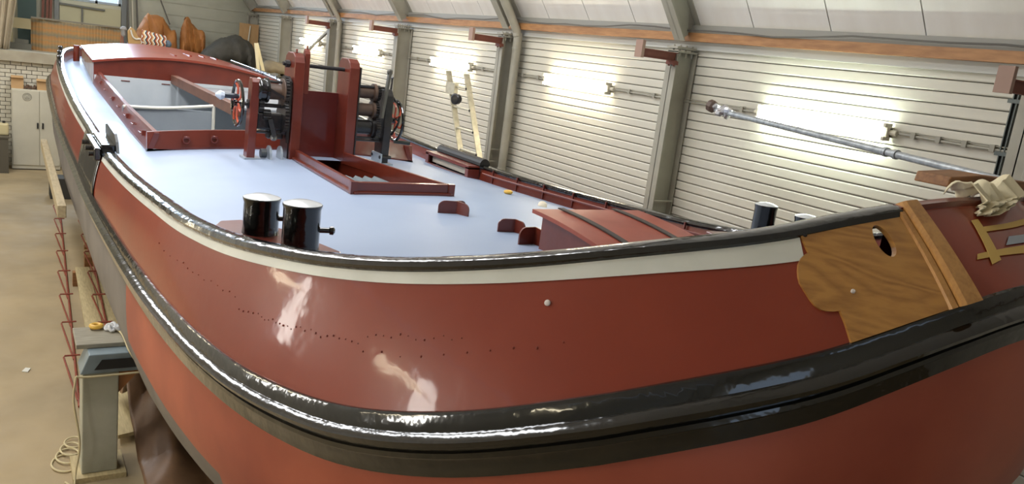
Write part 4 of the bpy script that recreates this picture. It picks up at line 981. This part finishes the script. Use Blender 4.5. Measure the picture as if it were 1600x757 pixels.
tag(MB().box((1.34,25.42,MZ),(2.82,25.48,4.12)).build('infill_panel',mat('infill_beige',(170,164,132),.6)),'beige infill panel below the gable window','panel')
tag(MB().bar((1.34,25.38,4.10),(2.42,25.38,4.06),.05,.05).bar((1.87,25.38,4.05),(1.87,25.38,3.6),.04,.04,(0,1,0)).build('door_bolt_bar',mat('bar_dark',(92,92,84),.5)),'dark T-shaped bar across the beige panel under the window','bar')
tag(MB().box((.2,24.3,MZ),(.66,24.6,3.0)).box((.3,24.35,3.0),(.6,24.55,3.1)).build('stored_boxes',mat('stored_dark',(92,90,78),.7)),'dark stored boxes left of the reed screen','boxes')
tag(MB().box((.2,24.62,3.36),(.66,24.66,3.62)).box((.2,24.62,MZ),(.26,24.66,3.4)).build('beige_board',mat('board_beige',(164,150,112),.6)),'beige board behind the left end of the reed screen','board')
for k,(x,dx) in enumerate(((3.02,-.06),(3.13,-.06),(3.26,-.08))): tag(MB().bar((x,25.1,MZ),(x+dx,25.45,5.0),.04,.04,(0,1,0)).build('leaning_pole',mat(['pole_dark','pole_pale','pole_dark'][k],[(76,72,64),(172,166,146),(76,72,64)][k],.6)),['dark pole leaning right beside the window post','pale pole leaning between two dark poles','dark pole leaning farthest right of the window'][k],'pole','poles by the gable window')
tag(MB().bar((4.05,25.2,3.9),(3.6,25.46,5.1),.03,.03,(0,1,0)).build('thin_stick',mat('pole_dark',(0,0,0))),'thin dark stick leaning on the gable panels','stick')
def drape(name,m,outline,yc,depth,label,cat,top=.5,fold=.03,nf=7,folds=3.0):
    """cloth over something: outline (x,z) of the silhouette, bulging in Y towards front and back"""
    n=len(outline); cx=sum(p[0] for p in outline)/n; zb=min(p[1] for p in outline)
    rows=[]; K=12
    dens=rope_path([(x,0,z) for x,z in outline],5)
    for k in range(K+1):
        a=-PI/2+PI*k/K; sc=max(.05,math.cos(a))**.55; yy=yc+math.sin(a)*depth; r=[]
        for i,p in enumerate(dens):
            w=fold*math.sin(i*folds*.37+k*1.3)+fold*.6*math.sin(i*.9+k*.7)
            z=zb+(p.z-zb)*(sc*.9+.1)+w*.6*(1 if p.z>zb+.05 else 0); r.append((cx+(p.x-cx)*(sc*.35+.65)+w*.5,yy+w,max(zb,z)))
        rows.append(r)
    return tag(MB().grid(rows).build(name,m,smooth=True,solid=.01),label,cat)
drape('orange_cover',ORANGE,[(3.0,2.86),(3.1,3.5),(3.2,3.78),(3.36,4.08),(3.46,4.12),(3.74,4.09),(3.82,4.04),(3.98,3.78),(4.13,3.68),(4.18,2.86)],24.75,.3,'large orange cloth cover draped over a tall thing behind the zigzag cushion','cover')
drape('orange_cover',ORANGE,[(4.26,2.86),(4.27,3.7),(4.34,4.05),(4.40,4.18),(4.52,4.06),(4.68,3.88),(4.88,3.82),(4.92,3.5),(4.86,2.86)],24.76,.22,'smaller peaked orange cloth cover, right of the large one','cover')
drape('grey_tarpaulin',TARPG,[(4.45,2.86),(4.75,3.35),(5.05,3.62),(5.4,3.80),(5.75,3.80),(6.05,3.55),(6.15,2.86)],23.98,.42,'dark grey tarpaulin heap in the corner of the mezzanine','tarpaulin',fold=.04)
t=thing('armchair',(3.2,24.0,MZ),'old wooden armchair with curved bright arms beside the zigzag cushion','chair')
MB().box((2.82,23.8,2.86),(3.75,24.2,3.32)).build('seat_box',mat('chair_base',(70,60,48),.7),t,bevel=.02)
b=MB().prism([(2.82,23.75,3.30),(2.80,23.75,3.62),(2.88,23.75,3.74),(2.98,23.75,3.66),(3.05,23.75,3.50),(3.25,23.75,3.42),(3.3,23.75,3.32)],(0,.08,0)); b.build('arm_panel',mat('chair_wood',(188,150,96),.45,coat=.3),t,bevel=.015)
b=MB().tube(rope_path([(2.87,23.73,3.66),(2.92,23.72,3.50),(3.0,23.72,3.44),(3.1,23.72,3.45),(3.2,23.72,3.36)],6),.02,8); b.build('arm_trim',mat('chair_trim_white',(226,220,206),.3),t,smooth=True)
b=MB(); rows=[]
for j in range(9):
    rows.append([(3.1+.60*i/14+.05*j/8,23.78+.10*math.sin(PI*j/8)*(-1)-.02*math.sin(PI*i/14),3.30+.40*j/8-.10*i/14) for i in range(15)])
tag(b.grid(rows).build('zigzag_cushion',ZIG,smooth=True,solid=.05),'cushion with white, orange and dark zigzag print on the armchair','cushion')
tag(MB().lathe((3.80,23.85,3.40),(0,0,1),[(-.1,.02),(-.06,.08),(0,.1),(.06,.07),(.1,.02)],10).build('blue_cloth',mat('cloth_blue',(108,126,140),.8)),'crumpled grey blue cloth right of the zigzag cushion','cloth')
MB()
t=thing('doll_figure',(2.72,23.95,3.25),'small grey bundle with two sticks left of the armchair','bundle')
MB().lathe((2.72,23.9,3.6),(0,0,1),[(-.14,.03),(-.08,.07),(0,.06),(.05,.09),(.10,.07),(.13,.02)],10).build('bundle_head',mat('bundle_grey',(150,146,142),.8),t,smooth=True)
b=MB().bar((2.68,23.9,3.5),(2.60,23.9,2.86),.03,.03,(0,1,0)).bar((2.70,23.9,3.5),(2.76,23.9,2.86),.03,.03,(0,1,0)); b.each('bundle_leg',mat('stick_red',(140,90,70),.6),t)
tag(MB().box((5.9,24.95,MZ),(6.45,24.98,4.2)).build('plywood_sheet',PLY),'tall plywood sheet leaning in the mezzanine corner','plywood')
tag(MB().bar((6.05,24.8,MZ+.02),(6.2,24.93,4.15),.03,.03,(0,1,0)).build('white_stick',mat('stick_white',(206,200,180),.5)),'thin white stick leaning on the plywood sheet','stick')
# platform and bag just behind the portal frame
tag(MB().box((5.35,20.0,2.9),(6.45,21.6,2.96)).box((5.4,20.1,0),(5.5,20.2,2.9)).box((6.3,20.1,0),(6.4,20.2,2.9)).box((5.4,21.4,0),(5.5,21.5,2.9)).box((6.3,21.4,0),(6.4,21.5,2.9)).build('storage_rack',PLANK),'pale timber rack beside the plywood sheet','rack')
drape('grey_sack',mat('sack_grey',(120,108,86),.7,rgb2=(100,90,72),nscale=5,bump=.2,bscale=10),[(5.42,2.97),(5.5,3.18),(5.7,3.34),(5.95,3.34),(6.2,3.24),(6.3,2.97)],21.1,.3,'grey sack with yellow cord lying on the timber rack','sack',fold=.02)
for k,(xa,xb) in enumerate(((5.24,5.34),(5.24,5.52))): tag(MB().bar((xb,20.55,2.965) if k else (xb,20.4,2.965),(xa+.06*k,20.62 if k else 20.47,3.76),.07,.05,(0,1,0)).build('white_lath',mat('lath_white',(222,210,172),.5)),['left','right'][k]+' cream lath of the crossed pair by the grey sack','lath','cream laths by the rack')
# ---------- ladder ----------
t=thing('ladder',(5.62,8.0,0),'aluminium ladder leaning between the barge and the wall','ladder')
def lad(z,side): 
    yy=10.50-(3.87-z)*.53+(.28 if side>0 else -.28); xx=5.66-.12*(z/3.87); return Vector((xx,yy,z))
for s in (1,-1): MB().bar(lad(0,s),lad(3.87,s),.085,.03,(0,1,0)).build('rail',ALU,t,bevel=.004)
for i in range(13):
    z=.25+i*.285; MB().tube([lad(z,1),lad(z,-1)],.016,8).build('rung',ALU,t,smooth=True)
b=MB()
for i in range(13):
    z=.25+i*.285; p=lad(z,-1); b.cyl((p.x-.05,p.y-.002,p.z),(p.x-.042,p.y-.002,p.z),.018,10)
b.each('rung_end',DARK,t)
MB().box((5.50,10.46,3.55),(5.56,10.73,3.72)).build('ladder_hook',ALU,t)
tag(MB().lathe((5.53,10.41,3.50),(-1,-.4,0),[(-.06,.05),(-.02,.075),(.04,.08),(.05,.06),(.052,.0)],16).build('work_lamp',mat('work_lamp_black',(26,26,28),.3)),'round black work lamp hooked on the ladder','work lamp')
# ---------- pole, plank and rag on the bow ----------
t=thing('galvanised_pole',(5.0,3.0,3.7),'long galvanised pole reaching from the bow plank to the lamp wall','pole')
A=Vector((5.86,5.70,3.92)); B=Vector((4.42,.85,3.775))
MB().tube([B,A],.026,14).build('tube',GALV,t,smooth=True)
d=(A-B).normalized(); b=MB(); 
for f in (.50,.52): p=B.lerp(A,f); b.cyl(p,p+d*.03,.034,12)
b.build('coupling',GALV,t,smooth=True)
b=MB()
for k in range(8):
    a=k*PI/4; p=A+Vector((.02*math.sin(k*3),0,.03*math.cos(k*2))); b.lathe(p-d*(.04*k),(math.cos(a),math.sin(a),.4*math.sin(2*a)),[(-.05,.008),(-.02,.035),(.02,.03),(.055,.008)],7)
b.build('foil_wrap',mat('foil_silver',(196,196,200),.25,metal=.6),t)
tag(MB().lathe(A+Vector((0,.06,.03)),(0,1,.2),[(-.06,.03),(-.02,.06),(.03,.06),(.05,.02)],8).build('pole_end_lump',mat('lump_brown',(84,66,56),.6)),'dark brown lump at the far end of the galvanised pole','clamp')
b=MB(); b.prism([(3.44,1.93,3.85),(3.45,1.93,3.895),(3.70,1.93,3.91),(4.2,1.93,3.885),(5.2,1.93,3.675),(5.2,1.93,3.615),(4.2,1.93,3.82),(3.78,1.93,3.84)],(0,.16,0)); tag(b.build('bow_plank',PLANKB,bevel=.006),'brown wooden plank laid across the bow under the pole','plank')
# rag hanging over the bow bulwark
b=MB(); rows=[]
nU,nV=30,26
for j in range(nV+1):
    r=[]; v=j/nV
    for i in range(nU+1):
        s=i/nU
        ut=25.42+1.75*s; ub=25.22+.75*s
        fold=.02+.024*(1+math.sin(s*17+v*4))+.014*math.sin(s*37+v*9)+.012*math.sin(v*21+s*11)
        if v<.3:
            k=v/.3; s_,n_=frame_at(ut); off=-.09+.11*k; z=s_[2]+.012-.05*(1-k)**2; r.append((s_[0]+n_[0]*off,s_[1]+n_[1]*off,z+fold*.9))
        else:
            k=(v-.3)/.7; u=ut+(ub-ut)*k**.8; drop=.17*(1-.7*abs(s-.42)**1.5)+.012*math.sin(s*15); r.append(plating(u,drop*k,fold*(1-.3*k)))
    rows.append(r)
tag(b.grid(rows).build('rag',CLOTH,smooth=True,solid=.004),'crumpled cream rag draped over the red bow bulwark','rag')
# small things on deck
def on_deck(x,y): return zdeck(x,y)
tag(MB().torus((4.60,7.26,on_deck(4.6,7.26)+.022),(0,0,1),.03,.02,18,8).build('tape_roll',YELLOW,smooth=True),'small yellow tape roll on the deck by the starboard bulwark','tape roll')
tag(MB().lathe((4.48,6.42,on_deck(4.48,6.42)+.005),(-.4,-.7,.6),[(0,.045),(.02,.045),(.03,.03)],16).build('white_disc',mat('cap_white',(226,214,190),.5),smooth=True),'round white disc leaning by the starboard bulwark behind the hatch','disc')
# ropes and hoses in the hold beside the winch
hz0=2.2
b=MB()
for k in range(5): b.tube(rope_path([(2.75+.1*k,10.2,2.95-.05*k),(2.6+.08*k,10.5,2.7),(2.7+.1*k,10.8,2.5+.06*k),(2.95+.05*k,10.6,2.8)],6),.018,7)
tag(b.build('hose_tangle',mat('hose_beige',(150,138,116),.6),smooth=True),'tangle of beige hoses in the hold behind the port winch','hose')
